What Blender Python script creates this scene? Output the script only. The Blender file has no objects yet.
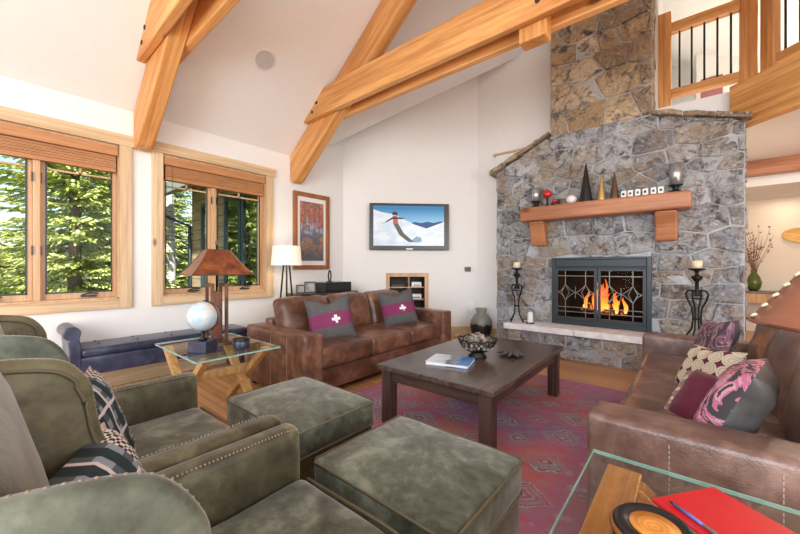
import bpy, math, random
from mathutils import Vector, Matrix
random.seed(7)
PI = math.pi
SC = bpy.context.scene
COL = SC.collection
# ------------------------------------------------------------------ camera, sky, sun, added fill lights, exposure
cam_d = bpy.data.cameras.new('camera'); cam = bpy.data.objects.new('camera', cam_d); COL.objects.link(cam)
cam.location = (0, 0, 1.25); cam.rotation_euler = (PI/2, 0, math.atan2(290, 345))
cam_d.sensor_width = 36; cam_d.lens = 345/800*36; cam_d.clip_start = 0.02; cam_d.clip_end = 300
SC.camera = cam
SC.view_settings.view_transform = 'Standard'; SC.view_settings.look = 'None'
SC.view_settings.exposure = -0.06; SC.view_settings.gamma = 1.0; SC.view_settings.use_curve_mapping = False
SC.cycles.max_bounces = 10; SC.cycles.diffuse_bounces = 6; SC.cycles.transparent_max_bounces = 16
SC.cycles.caustics_reflective = False; SC.cycles.caustics_refractive = False; SC.cycles.sample_clamp_indirect = 6
w = bpy.data.worlds.new('sky'); SC.world = w; w.use_nodes = True
wn = w.node_tree; bg = wn.nodes['Background']
sky = wn.nodes.new('ShaderNodeTexSky'); sky.sky_type = 'NISHITA'; sky.sun_disc = False
sky.sun_elevation = math.radians(42); sky.sun_rotation = math.radians(120); sky.air_density = 1.0; sky.dust_density = 1.5
wn.links.new(sky.outputs[0], bg.inputs[0]); bg.inputs[1].default_value = 0.30
def light(name, kind, loc, rot, energy, color=(1, 1, 1), **kw):
    d = bpy.data.lights.new(name, kind); d.energy = energy; d.color = color
    for k, v in kw.items(): setattr(d, k, v)
    o = bpy.data.objects.new(name, d); COL.objects.link(o); o.location = loc; o.rotation_euler = rot; return o
light('sun', 'SUN', (10, -10, 20), (math.radians(48), 0, math.radians(58)), 11, (1, .95, .84), angle=.02)
# added fill lights in the window openings of the unseen back and right walls
light('fill_back', 'AREA', (0.2, -3.42, 2.0), (-PI/2, 0, PI), 420, (.92, .965, 1), shape='RECTANGLE', size=5.4, size_y=3.0)
light('fill_right', 'AREA', (4.42, 0.2, 1.95), (0, PI/2, 0), 250, (.93, .97, 1), shape='RECTANGLE', size=2.6, size_y=5.0)

# ------------------------------------------------------------------ mesh helpers
class MB:
    def __init__(s): s.v = []; s.f = []; s.M = Matrix()
    def add(s, vs, fs):
        n = len(s.v); s.v += [tuple(s.M @ Vector(p)) for p in vs]; s.f += [tuple(i+n for i in f) for f in fs]; return s
    def box(s, x0, x1, y0, y1, z0, z1):
        vs = [(x0,y0,z0),(x1,y0,z0),(x1,y1,z0),(x0,y1,z0),(x0,y0,z1),(x1,y0,z1),(x1,y1,z1),(x0,y1,z1)]
        return s.add(vs, [(0,3,2,1),(4,5,6,7),(0,1,5,4),(1,2,6,5),(2,3,7,6),(3,0,4,7)])
    def prism(s, pts, axis, a0, a1):
        """2-D polygon (counter-clockwise) swept along an axis; pts are the two other coordinates in xyz order"""
        def P(p, a): return {'x': (a, p[0], p[1]), 'y': (p[0], a, p[1]), 'z': (p[0], p[1], a)}[axis]
        n = len(pts); vs = [P(p, a0) for p in pts]+[P(p, a1) for p in pts]
        fs = [tuple(range(n))[::-1], tuple(range(n, 2*n))]+[(i, (i+1) % n, n+(i+1) % n, n+i) for i in range(n)]
        return s.add(vs, fs)
    def hull(s, low, high):
        n = len(low); return s.add(list(low)+list(high), [tuple(range(n))[::-1], tuple(range(n, 2*n))]+[(i, (i+1) % n, n+(i+1) % n, n+i) for i in range(n)])
    def lathe(s, prof, seg=24, c=(0, 0, 0), close=True):
        vs = []; fs = []
        for r, z in prof:
            for k in range(seg):
                a = 2*PI*k/seg; vs.append((c[0]+r*math.cos(a), c[1]+r*math.sin(a), c[2]+z))
        for i in range(len(prof)-1):
            for k in range(seg):
                k2 = (k+1) % seg; fs.append((i*seg+k, i*seg+k2, (i+1)*seg+k2, (i+1)*seg+k))
        if close:
            fs.append(tuple(range(seg))[::-1]); m = (len(prof)-1)*seg; fs.append(tuple(range(m, m+seg)))
        return s.add(vs, fs)
    def tube(s, pts, r, seg=8, closed=False):
        pts = [Vector(p) for p in pts]; n = len(pts); rr = r if isinstance(r, (list, tuple)) else [r]*n
        vs = []; fs = []; up = None
        for i, p in enumerate(pts):
            if closed: t = (pts[(i+1) % n]-pts[i-1])
            else: t = pts[min(i+1, n-1)]-pts[max(i-1, 0)]
            t.normalize()
            if up is None: up = Vector((0, 0, 1)) if abs(t.z) < .9 else Vector((1, 0, 0))
            a = t.cross(up).normalized(); b = a.cross(t).normalized(); up = b
            for k in range(seg):
                q = 2*PI*k/seg; vs.append(tuple(p+a*math.cos(q)*rr[i]+b*math.sin(q)*rr[i]))
        m = n if closed else n-1
        for i in range(m):
            j = (i+1) % n
            for k in range(seg):
                k2 = (k+1) % seg; fs.append((i*seg+k, j*seg+k, j*seg+k2, i*seg+k2))
        if not closed: fs += [tuple(range(seg)), tuple(range((n-1)*seg, n*seg))[::-1]]
        return s.add(vs, fs)
    def bar(s, p, q, wd, th, up=(0, 0, 1)):
        p = Vector(p); q = Vector(q); t = (q-p).normalized(); a = t.cross(Vector(up)).normalized(); b = a.cross(t)
        A = a*wd/2; B = b*th/2
        return s.hull([p-A-B, p+A-B, p+A+B, p-A+B], [q-A-B, q+A-B, q+A+B, q-A+B])
    def ball(s, c, r, seg=12, rings=8, sc=(1, 1, 1)):
        vs = [(c[0], c[1], c[2]-r*sc[2])]; fs = []
        for i in range(1, rings):
            a = -PI/2+PI*i/rings
            for k in range(seg):
                q = 2*PI*k/seg; vs.append((c[0]+r*sc[0]*math.cos(a)*math.cos(q), c[1]+r*sc[1]*math.cos(a)*math.sin(q), c[2]+r*sc[2]*math.sin(a)))
        vs.append((c[0], c[1], c[2]+r*sc[2])); T = len(vs)-1
        for k in range(seg):
            k2 = (k+1) % seg; fs.append((0, 1+k2, 1+k)); fs.append((T, T-seg+k, T-seg+k2))
            for i in range(rings-2): fs.append((1+i*seg+k, 1+i*seg+k2, 1+(i+1)*seg+k2, 1+(i+1)*seg+k))
        return s.add(vs, fs)
    def rbox(s, c, size, r=.03, n=6, puff=(0, 0, 0), wob=0, seed=0, shear=0):
        """rounded, softly swollen box: one closed surface"""
        h = [q/2 for q in size]; rnd = random.Random(seed)
        def coords(hh):
            e = [-hh, -hh+.25*r, -hh+.6*r, -hh+r]; inner = [-(hh-r)+2*(hh-r)*k/n for k in range(1, n)]
            return e+inner+[-q for q in e[::-1]]
        cs = [coords(q) for q in h]; idx = {}; vs = []; fs = []; N = len(cs[0])
        ph = [rnd.uniform(0, 6) for _ in range(6)]
        def V(i, j, k):
            if (i, j, k) in idx: return idx[(i, j, k)]
            p = [cs[0][i], cs[1][j], cs[2][k]]; q = [max(-(h[m]-r), min(h[m]-r, p[m])) for m in range(3)]
            d = Vector([p[m]-q[m] for m in range(3)])
            if d.length > 1e-9: d = d.normalized()*r
            p = [q[m]+d[m] for m in range(3)]; u = [p[m]/h[m] for m in range(3)]
            o = [0, 0, 0]
            for m in range(3):
                a, b = (m+1) % 3, (m+2) % 3
                o[m] = puff[m]*u[m]*(1-min(1, abs(u[a]))**2.2)*(1-min(1, abs(u[b]))**2.2)
            if wob:
                g = wob*math.sin(p[0]*17+ph[0]+p[2]*9)*math.sin(p[1]*15+ph[1])+wob*.6*math.sin(p[2]*21+ph[2]+p[0]*11)
                o = [o[m]+g*(u[m]) for m in range(3)]
            p = [c[m]+p[m]+o[m] for m in range(3)]
            p[1] += shear*(p[2]-c[2])
            idx[(i, j, k)] = len(vs); vs.append(tuple(p)); return len(vs)-1
        M = N-1
        for a in range(M):
            for b in range(M):
                fs.append((V(a, b, 0), V(a, b+1, 0), V(a+1, b+1, 0), V(a+1, b, 0)))
                fs.append((V(a, b, M), V(a+1, b, M), V(a+1, b+1, M), V(a, b+1, M)))
                fs.append((V(a, 0, b), V(a+1, 0, b), V(a+1, 0, b+1), V(a, 0, b+1)))
                fs.append((V(a, M, b), V(a, M, b+1), V(a+1, M, b+1), V(a+1, M, b)))
                fs.append((V(0, a, b), V(0, a, b+1), V(0, a+1, b+1), V(0, a+1, b)))
                fs.append((V(M, a, b), V(M, a+1, b), V(M, a+1, b+1), V(M, a, b+1)))
        return s.add(vs, fs)
    def pillow(s, w_, h_, t, n=18, pinch=.06, dent=0):
        """stuffed cushion in the local XZ plane, thickness along Y"""
        vs = []; fs = []
        def g(a, b):
            x = (a/n*2-1); z = (b/n*2-1)
            px = x*w_/2*(1-pinch*(1-z*z)); pz = z*h_/2*(1-pinch*(1-x*x))-dent*math.exp(-(x/.38)**2)*max(0, z)**1.5
            th = t/2*((1-x**4)*(1-z**4))**.55
            wr = 1+.05*math.sin(9*x+4*z)*math.sin(7*z-3*x)
            return px, pz, th*wr
        for side in (1, -1):
            for a in range(n+1):
                for b in range(n+1):
                    px, pz, th = g(a, b); vs.append((px, side*(th+.002), pz))
        m = (n+1)**2
        for a in range(n):
            for b in range(n):
                i = a*(n+1)+b
                fs.append((i, i+1, i+n+2, i+n+1)); fs.append((m+i, m+i+n+1, m+i+n+2, m+i+1))
        ed = [a*(n+1) for a in range(n+1)]+[n*(n+1)+b for b in range(1, n+1)]+[a*(n+1)+n for a in range(n-1, -1, -1)]+[b for b in range(n-1, 0, -1)]
        for i in range(len(ed)):
            j = ed[(i+1) % len(ed)]; fs.append((ed[i], j, m+j, m+ed[i]))
        return s.add(vs, fs)
    def build(s, name, mat, parent=None, smooth=False, bevel=0, loc=None, rot=None):
        me = bpy.data.meshes.new(name); me.from_pydata(s.v, [], s.f); me.materials.append(mat)
        if smooth: me.polygons.foreach_set('use_smooth', [True]*len(me.polygons))
        me.update(); o = bpy.data.objects.new(name, me); COL.objects.link(o)
        if parent: o.parent = parent
        if loc: o.location = loc
        if rot: o.rotation_euler = rot
        if bevel:
            b = o.modifiers.new('bevel', 'BEVEL'); b.width = bevel; b.segments = 2; b.limit_method = 'ANGLE'; b.angle_limit = .6
        if smooth == 'auto':
            pass
        return o
def tag(o, label, cat, group=None):
    o['label'] = label; o['category'] = cat
    if group: o['group'] = group
    return o
def thing(name, label, cat, loc=(0, 0, 0), rz=0, group=None, rot=None):
    o = bpy.data.objects.new(name, None); o.empty_display_size = .1; COL.objects.link(o)
    o.location = loc; o.rotation_euler = rot or (0, 0, rz); return tag(o, label, cat, group)
def struct(o): o['kind'] = 'structure'; return o
def dup(root, loc=None, rz=None, label=None, rot=None):
    r = root.copy(); COL.objects.link(r)
    if loc: r.location = loc
    if rz is not None: r.rotation_euler = (0, 0, rz)
    if rot: r.rotation_euler = rot
    if label: r['label'] = label
    for ch in list(root.children):
        c = ch.copy(); COL.objects.link(c); c.parent = r
        for g in list(ch.children):
            d = g.copy(); COL.objects.link(d); d.parent = c
    return r
def box(name, mat, *a, parent=None, bevel=0): return MB().box(*a).build(name, mat, parent, bevel=bevel)

# ------------------------------------------------------------------ material helpers
class NT:
    def __init__(s, name):
        s.m = bpy.data.materials.new(name); s.m.use_nodes = True; s.t = s.m.node_tree; s.p = s.t.nodes['Principled BSDF']
    def n(s, typ, props=None, **ins):
        nd = s.t.nodes.new(typ)
        for k, v in (props or {}).items(): setattr(nd, k, v)
        for k, v in ins.items():
            k2 = int(k[1:]) if k[0] == 'i' and k[1:].isdigit() else k.replace('_', ' ')
            s.set(nd, k2, v)
        return nd
    def set(s, nd, k, v):
        if hasattr(v, 'is_output') : s.t.links.new(v, nd.inputs[k])
        else: nd.inputs[k].default_value = v
    def coord(s, kind='Object', scale=(1, 1, 1), rot=(0, 0, 0), loc=(0, 0, 0)):
        tc = s.n('ShaderNodeTexCoord'); mp = s.n('ShaderNodeMapping'); s.t.links.new(tc.outputs[kind], mp.inputs[0])
        mp.inputs['Scale'].default_value = scale; mp.inputs['Rotation'].default_value = rot; mp.inputs['Location'].default_value = loc
        return mp.outputs[0]
    def noise(s, vec, scale=5, detail=4, rough=.55, dist=0): return s.n('ShaderNodeTexNoise', None, Vector=vec, Scale=scale, Detail=detail, Roughness=rough, Distortion=dist).outputs[0]
    def vor(s, vec, scale, feature='F1', out=0, dist='EUCLIDEAN'):
        pr = {'feature': feature}
        if feature != 'DISTANCE_TO_EDGE': pr['distance'] = dist
        return s.n('ShaderNodeTexVoronoi', pr, Vector=vec, Scale=scale).outputs[out]
    def ramp(s, fac, stops, interp='LINEAR'):
        r = s.n('ShaderNodeValToRGB'); r.color_ramp.interpolation = interp; s.t.links.new(fac, r.inputs[0]); e = r.color_ramp.elements
        while len(e) < len(stops): e.new(.5)
        for q, (p, c) in zip(e, stops): q.position = p; q.color = (*c, 1) if len(c) == 3 else c
        return r.outputs[0]
    def mix(s, fac, a, b, mode='MIX'):
        m = s.n('ShaderNodeMix', {'data_type': 'RGBA', 'blend_type': mode})
        s.set(m, 0, fac)
        for k, v in ((6, a), (7, b)):
            if isinstance(v, (tuple, list)): v = (*v, 1) if len(v) == 3 else v
            s.set(m, k, v)
        return m.outputs[2]
    def math(s, op, a, b=0.0, c=None):
        m = s.n('ShaderNodeMath', {'operation': op}); s.set(m, 0, a); s.set(m, 1, b)
        if c is not None: s.set(m, 2, c)
        return m.outputs[0]
    def sep(s, vec): return s.n('ShaderNodeSeparateXYZ', None, Vector=vec).outputs
    def bump(s, h, strength=.3, dist=.01):
        b = s.n('ShaderNodeBump', None, Strength=strength, Distance=dist, Height=h); s.t.links.new(b.outputs[0], s.p.inputs['Normal'])
    def fin(s, color=None, rough=.5, metal=0, **kw):
        if color is not None:
            if isinstance(color, (tuple, list)): color = (*color, 1) if len(color) == 3 else color
            s.set(s.p, 'Base Color', color)
        s.set(s.p, 'Roughness', rough); s.set(s.p, 'Metallic', metal)
        for k, v in kw.items(): s.set(s.p, k.replace('_', ' '), v)
        return s.m
def plain(name, c, rough=.5, metal=0, var=.06, **kw):
    t = NT(name); v = t.coord(); nz = t.noise(v, 9, 4)
    col = t.ramp(nz, [(.3, tuple(q*(1-var) for q in c)), (.7, tuple(min(1, q*(1+var)) for q in c))])
    return t.fin(col, rough, metal, **kw)
def wood(name, c1, c2, axis='x', scale=1.0, knots=0, rough=.45, dark=None, coat=0):
    t = NT(name); k = {'x': 0, 'y': 1, 'z': 2}[axis]
    def st(a, b): q = [b*scale]*3; q[k] = a*scale; return tuple(q)
    broad = t.noise(t.coord('Object', st(.35, 3.0)), 1.6, 4, .6, .8)
    streak = t.noise(t.coord('Object', st(.5, 16), loc=(3, 1, 2)), 1.4, 5, .65, .3)
    fine = t.noise(t.coord('Object', st(1.2, 60)), 1.5, 3, .6)
    f = t.math('ADD', t.math('MULTIPLY', broad, .5), t.math('MULTIPLY', streak, .5))
    mid = tuple((a+b)/2 for a, b in zip(c1, c2))
    col = t.ramp(f, [(.36, c2), (.47, mid), (.54, c1), (.64, tuple(min(1, q*1.12) for q in c1))])
    col = t.mix(t.ramp(fine, [(.5, (0, 0, 0)), (.68, (.38, .38, .38))]), col, tuple(q*.6 for q in c2))
    if knots:
        kn = t.vor(t.coord('Object', st(.9, 2.2)), knots, 'F1'); km = t.ramp(kn, [(.045, (.85, .85, .85)), (.10, (0, 0, 0))])
        col = t.mix(km, col, dark or tuple(q*.25 for q in c2))
    t.bump(f, .15, .004)
    return t.fin(col, rough, 0, Coat_Weight=coat, Coat_Roughness=.25)
def leather(name, c1, c2, c3, rough=.42, scale=1.0, bump=.25, sheen=0, worn=None):
    t = NT(name); v = t.coord('Object', (scale,)*3)
    n1 = t.noise(v, 3.2, 6, .62, .6); n2 = t.noise(v, 14, 5, .6)
    f = t.math('ADD', t.math('MULTIPLY', n1, .7), t.math('MULTIPLY', n2, .3))
    col = t.ramp(f, [(.38, c1), (.5, c2), (.62, c3)])
    if worn:
        up = t.sep(t.n('ShaderNodeNewGeometry').outputs['Normal'])[2]
        wm = t.math('MULTIPLY', t.math('MAXIMUM', up, 0.0), t.math('ADD', n1, .15)); col = t.mix(wm, col, worn)
    grain = t.vor(v, 160, 'F1'); h = t.math('ADD', t.math('MULTIPLY', grain, .25), t.math('MULTIPLY', t.noise(v, 8, 4, .6, 1.0), 1.0))
    t.bump(h, bump, .012)
    kw = dict(Sheen_Weight=sheen, Sheen_Roughness=.4) if sheen else {}
    return t.fin(col, rough, 0, **kw)
def glass_mat(name, tint=(1, 1, 1), ior=1.45, rough=.0):
    t = NT(name); t.t.nodes.remove(t.p); out = [n for n in t.t.nodes if n.type == 'OUTPUT_MATERIAL'][0]
    tr = t.n('ShaderNodeBsdfTransparent', None, Color=(*tint, 1)); gl = t.n('ShaderNodeBsdfGlossy', None, Roughness=rough, Color=(1, 1, 1, 1))
    fr = t.n('ShaderNodeFresnel', None, IOR=ior); mx = t.n('ShaderNodeMixShader'); bf = t.n('ShaderNodeNewGeometry').outputs['Backfacing']
    t.t.links.new(t.math('MULTIPLY', fr.outputs[0], t.math('SUBTRACT', 1.0, bf)), mx.inputs[0])
    t.t.links.new(tr.outputs[0], mx.inputs[1]); t.t.links.new(gl.outputs[0], mx.inputs[2]); t.t.links.new(mx.outputs[0], out.inputs[0]); return t.m
def emit(name, c, s, var=None):
    t = NT(name); t.fin((0, 0, 0), .6); t.p.inputs['Emission Color'].default_value = (*c, 1); t.p.inputs['Emission Strength'].default_value = s
    return t.m

M = {}
M['wall'] = plain('painted_wall', (.79, .79, .785), .85, var=.01)
M['ceil'] = plain('painted_ceiling', (.78, .785, .79), .9, var=.01)
M['hallwall'] = plain('beige_hall_wall', (.74, .66, .56), .85, var=.01)
M['pine_y'] = wood('knotty_pine_y', (.66, .50, .32), (.49, .33, .18), 'y', 1, 1.6, .5)
M['pine_z'] = wood('knotty_pine_z', (.66, .50, .32), (.49, .33, .18), 'z', 1, 1.6, .5)
M['pine_x'] = wood('knotty_pine_x', (.66, .50, .32), (.49, .33, .18), 'x', 1, 1.6, .5)
M['sash'] = wood('sash_wood', (.62, .41, .24), (.48, .28, .14), 'z', 1, 0, .45)
M['blind'] = wood('blind_wood', (.50, .24, .10), (.36, .16, .065), 'y', 2, 0, .5)
M['fir'] = wood('fir_timber_x', (.76, .40, .14), (.47, .19, .05), 'x', 1, 1.3, .5)
M['fir_z'] = wood('fir_timber_z', (.70, .34, .11), (.42, .17, .045), 'z', 1, 1.3, .5)
M['mantelw'] = wood('mantel_timber', (.45, .19, .085), (.30, .105, .04), 'x', 1.3, .9, .42)
M['tablew'] = wood('dark_worn_wood', (.100, .066, .054), (.022, .013, .011), 'y', 1.6, 0, .22)
M['tablew_z'] = wood('dark_leg_wood', (.085, .048, .040), (.020, .011, .010), 'z', 1.6, 0, .3)
M['tablew_x'] = wood('dark_apron_wood', (.085, .050, .038), (.022, .012, .010), 'x', 1.6, 0, .3)
M['xwood'] = wood('golden_wood', (.52, .31, .12), (.33, .17, .055), 'z', 2, 0, .4)
M['xwood2'] = wood('orange_varnished_wood', (.52, .19, .035), (.27, .08, .012), 'y', 1.5, 0, .25, coat=.4)
M['leather'] = leather('brown_leather', (.075, .032, .020), (.155, .070, .042), (.27, .14, .095), .29)
M['leather2'] = leather('brown_leather_grey', (.095, .050, .038), (.165, .095, .074), (.28, .18, .15), .29)
M['green'] = leather('lit_green_suede', (.030, .036, .022), (.092, .108, .078), (.225, .26, .205), .62, 1.3, .12, .35)  # lighter copy of the chair suede, window light put into its colour
M['greenb'] = leather('shaded_olive_suede', (.030, .026, .010), (.075, .066, .031), (.16, .15, .085), .55, 1.2, .12, .3)  # olive copy of the same suede, with the sides' shade in its colour
M['navy'] = leather('navy_leather', (.012, .015, .034), (.024, .030, .064), (.055, .068, .125), .28)
M['iron'] = plain('black_iron', (.018, .017, .017), .45, .7)
M['steel'] = plain('blued_steel', (.035, .044, .052), .4, .4)
M['lead'] = plain('grey_caming', (.20, .21, .20), .4, .8)
M['silver'] = plain('polished_silver', (.50, .52, .55), .32, .8)
M['nail'] = plain('brass_nail', (.40, .37, .30), .3, .9)
M['black'] = plain('black_plastic', (.012, .012, .014), .3)
M['white'] = plain('white_plastic', (.8, .8, .8), .4, var=.01)
M['cream'] = plain('cream_wax', (.78, .68, .46), .5, var=.04)
M['pipe'] = plain('piping', (.12, .10, .06), .5)
M['glass'] = glass_mat('window_glass', (.985, .99, .99), 1.15)
M['tglass'] = glass_mat('table_glass', (.93, .965, .95), 1.45)
M['fglass'] = glass_mat('smoked_fire_glass', (.80, .78, .76), 1.08)
M['gedge'] = plain('glass_edge', (.28, .50, .44), .15, var=.05)
M['soot'] = plain('sooty_firebrick', (.022, .018, .016), .95, var=.3)
M['bronze'] = plain('bronze_brown', (.13, .075, .045), .4, .5)

# hardwood floor
t = NT('oak_floor'); v = t.coord('Object')
br = t.n('ShaderNodeTexBrick', {'offset': .37, 'offset_frequency': 2}, Vector=v, Scale=1, Mortar_Size=.004, Brick_Width=1.4, Row_Height=.083)
br.inputs['Color1'].default_value = (0, 0, 0, 1); br.inputs['Color2'].default_value = (1, 1, 1, 1); br.inputs['Mortar'].default_value = (.5, .5, .5, 1)
nz = t.noise(t.coord('Object', (1.2, 14, 1)), 3, 6, .6, .5)
f = t.math('ADD', t.math('MULTIPLY', br.outputs[0], .45), t.math('MULTIPLY', nz, .6))
col = t.ramp(f, [(.2, (.36, .16, .06)), (.5, (.53, .27, .11)), (.85, (.66, .39, .18))])
col = t.mix(t.math('MULTIPLY', br.outputs['Fac'], .7), col, (.12, .05, .02))
M['floor'] = t.fin(col, .3)

def stone_mat(name, stops, seed=0.0):
    t = NT(name); v = t.coord('Object', loc=(seed, 0, 0)); isl = t.n('ShaderNodeNewGeometry').outputs['Random Per Island']
    base = t.ramp(isl, stops, 'LINEAR')
    n1 = t.noise(v, 7, 8, .68, .8); n2 = t.noise(v, 26, 6, .7); n3 = t.noise(v, 2.3, 3)
    col = t.mix(t.ramp(n1, [(.38, (1, 1, 1)), (.52, (0, 0, 0))]), base, (.07, .066, .07))
    light_ = t.ramp(n2, [(.52, (0, 0, 0)), (.66, (.6, .6, .6))])
    col = t.mix(light_, col, (.70, .70, .68))
    tan = t.ramp(n3, [(.50, (0, 0, 0)), (.66, (.6, .6, .6))]); col = t.mix(tan, col, (.32, .22, .13))
    t.bump(t.math('ADD', n1, t.math('MULTIPLY', n2, .5)), 1.0, .045)
    return t.fin(col, .65)
M['stone'] = stone_mat('grey_fieldstone', [(0, (.27, .29, .33)), (.2, (.38, .40, .43)), (.38, (.20, .205, .22)), (.55, (.42, .41, .39)), (.68, (.34, .29, .23)), (.82, (.30, .32, .36)), (1, (.50, .51, .53))])
M['stone_up'] = stone_mat('warm_lit_brown_fieldstone', [(0, (.42, .28, .14)), (.25, (.56, .42, .24)), (.5, (.27, .19, .13)), (.7, (.62, .48, .30)), (.85, (.36, .31, .26)), (1, (.68, .56, .40))], 5.0)  # browner chimney stone, with some warm light put into its tone
t = NT('mortar'); v = t.coord(); n1 = t.noise(v, 30, 5, .7); t.bump(n1, .6, .01)
M['mortar'] = t.fin(t.ramp(n1, [(.3, (.33, .35, .38)), (.7, (.52, .54, .57))]), .9)
M['slab'] = plain('hearth_slab', (.72, .72, .73), .7, var=.16)

# ------------------------------------------------------------------ ROOM SHELL
XL = -4.68; YW = 5.73; CA = (-4.68, 4.01); CB = (-2.96, 5.73); ZE = 2.95
def P1(x, y): return ZE+.75*(x+4.68)
def P2(x, y): return ZE+.08*(x+4.68)+.64*(y-3.15)
def P3(x, y): return ZE+.75*3.68-.45*(x+1)
struct(box('floor', M['floor'], -4.9, 4.7, -3.7, 9.8, -.1, 0))
m = MB()
def cslab(pts, fn):
    lo = [(x, y, fn(x, y)) for x, y in pts]; m.hull(lo, [(x, y, z+.25) for x, y, z in lo])
cslab([(-4.9, -3.7), (-1, -3.7), (-1, 5.9), (-2.054, 5.9), (-4.68, 3.15), (-4.9, 2.92)], P1)
cslab([(-4.9, 2.92), (-4.68, 3.15), (-2.054, 5.9), (-4.9, 5.9)], P2)
cslab([(-1, -3.7), (4.7, -3.7), (4.7, 9.8), (-1, 9.8)], P3)
struct(m.build('ceiling', M['ceil']))
# left wall with two window openings
W1 = (-.40, .90, .91, 2.55); W2 = (1.28, 2.56, .91, 2.56)   # y0,y1,z0,z1 rough openings
m = MB(); xa, xb = XL-.2, XL
m.box(xa, xb, -3.7, W1[0], 0, 3.3); m.box(xa, xb, W1[0], W1[1], 0, W1[2]); m.box(xa, xb, W1[0], W1[1], W1[3], 3.3)
m.box(xa, xb, W1[1], W2[0], 0, 3.3); m.box(xa, xb, W2[0], W2[1], 0, W2[2]); m.box(xa, xb, W2[0], W2[1], W2[3], 3.3)
m.box(xa, xb, W2[1], 4.01, 0, 3.62)
struct(m.build('wall_left', M['wall']))
# 45-degree TV wall with a niche: local s along wall, n into the room
R2 = math.sqrt(.5)
TVM = Matrix(((R2, R2, 0, CA[0]), (R2, -R2, 0, CA[1]), (0, 0, 1, 0), (0, 0, 0, 1)))   # (s, n, z) -> world
def tvp(s_, n_, z): return tuple(TVM @ Vector((s_, n_, z)))
LW = 2.433; N0, N1, NZ0, NZ1 = .80, 1.47, .45, 1.10
m = MB(); m.M = TVM
m.box(-.1, N0, -.2, 0, 0, 5.2); m.box(N1, LW+.02, -.2, 0, 0, 5.2); m.box(N0, N1, -.2, 0, 0, NZ0); m.box(N0, N1, -.2, 0, NZ1, 5.2)
m.box(N0-.02, N1+.02, -.47, -.45, NZ0-.02, NZ1+.02)
m.box(N0-.04, N0, -.45, -.2, NZ0, NZ1); m.box(N1, N1+.04, -.45, -.2, NZ0, NZ1); m.box(N0, N1, -.45, -.2, NZ0-.04, NZ0); m.box(N0, N1, -.45, -.2, NZ1, NZ1+.04)
struct(m.build('wall_corner', M['wall']))
m = MB(); m.box(-2.98, -1.56, YW, YW+.2, 0, 5.75).box(-1.56, -.385, YW, YW+.2, 1.4, 5.75).box(-1.56, -.385, YW, YW+.2, 0, .43).box(-.385, -.33, YW, YW+.2, 0, 5.75); struct(m.build('wall_front', M['wall']))
struct(MB().box(-.33, .45, YW, YW+.2, 0, 3.36).build('wall_front_low', M['wall']))
m = MB()   # loft and hall walls
m.box(-.53, -.33, YW+.2, 9.8, 3.36, 5.75); m.box(.25, .45, YW+.2, 9.8, 0, 2.9)
struct(m.build('wall_side', M['wall']))
struct(box('wall_loft', M['wall'], -.53, 4.7, 9.0, 9.2, 3.3, 5.8))
struct(box('wall_hall', M['hallwall'], .25, 4.7, 9.6, 9.8, 0, 2.9))
struct(box('wall_loft_return', M['wall'], .09, 4.6, 8.5, 8.99, 3.34, 5.3))
# right wall and back wall, with wide window openings
m = MB(); m.box(4.5, 4.7, -3.7, -2.3, 0, 3.9); m.box(4.5, 4.7, 2.7, 9.8, 0, 3.9); m.box(4.5, 4.7, -2.3, 2.7, 0, .6); m.box(4.5, 4.7, -2.3, 2.7, 3.25, 3.9)
struct(m.build('wall_right', M['wall']))
m = MB(); m.box(-4.9, -4.2, -3.7, -3.5, 0, 6); m.box(3.0, 4.7, -3.7, -3.5, 0, 6); m.box(-4.2, 3.0, -3.7, -3.5, 0, .45); m.box(-4.2, 3.0, -3.7, -3.5, 3.55, 6)
struct(m.build('wall_back', M['wall']))
# loft floor, fascia beam
lo = [(-.33, 5.93), (.45, 5.93), (.45, 5.75), (3.0, 3.2), (4.6, 3.2), (4.6, 9.6), (-.33, 9.6)]
struct(MB().prism([(p[0], p[1]) for p in lo], 'z', 2.93, 3.33).build('ceiling_loft_floor', M['ceil']))
struct(box('ceiling_hall', M['ceil'], .45, 4.6, 7.95, 9.6, 2.55, 2.92))
tag(MB().box(0, 3.7, -.12, 0, 0, .52).build('loft_beam', M['fir'], bevel=.008, loc=(.44, 5.72, 2.86), rot=(0, 0, -PI/4)), 'deep golden timber beam edging the angled loft floor', 'beam')
tag(box('hall_beam', M['mantelw'], .46, 4.5, 7.75, 7.94, 2.70, 2.925, bevel=.008), 'level brown beam under the hall ceiling right of stonework', 'beam')
# baseboards
struct(box('baseboard_left', M['pine_y'], XL, XL+.02, -3.4, 4.0, 0, .20))
m = MB(); m.M = TVM; m.box(.01, LW-.01, 0, .02, 0, .17); struct(m.build('baseboard_corner', M['pine_x']))
struct(box('baseboard_front', M['pine_x'], -2.95, -2.53, YW-.02, YW, 0, .17))
struct(box('trim_1', M['pine_x'], -2.6, -1.5, 5.58, YW, 3.16, 3.19))
struct(box('trim_2', M['white'], -2.56, -1.5, 5.62, YW, 2.9, 3.16))

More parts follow.
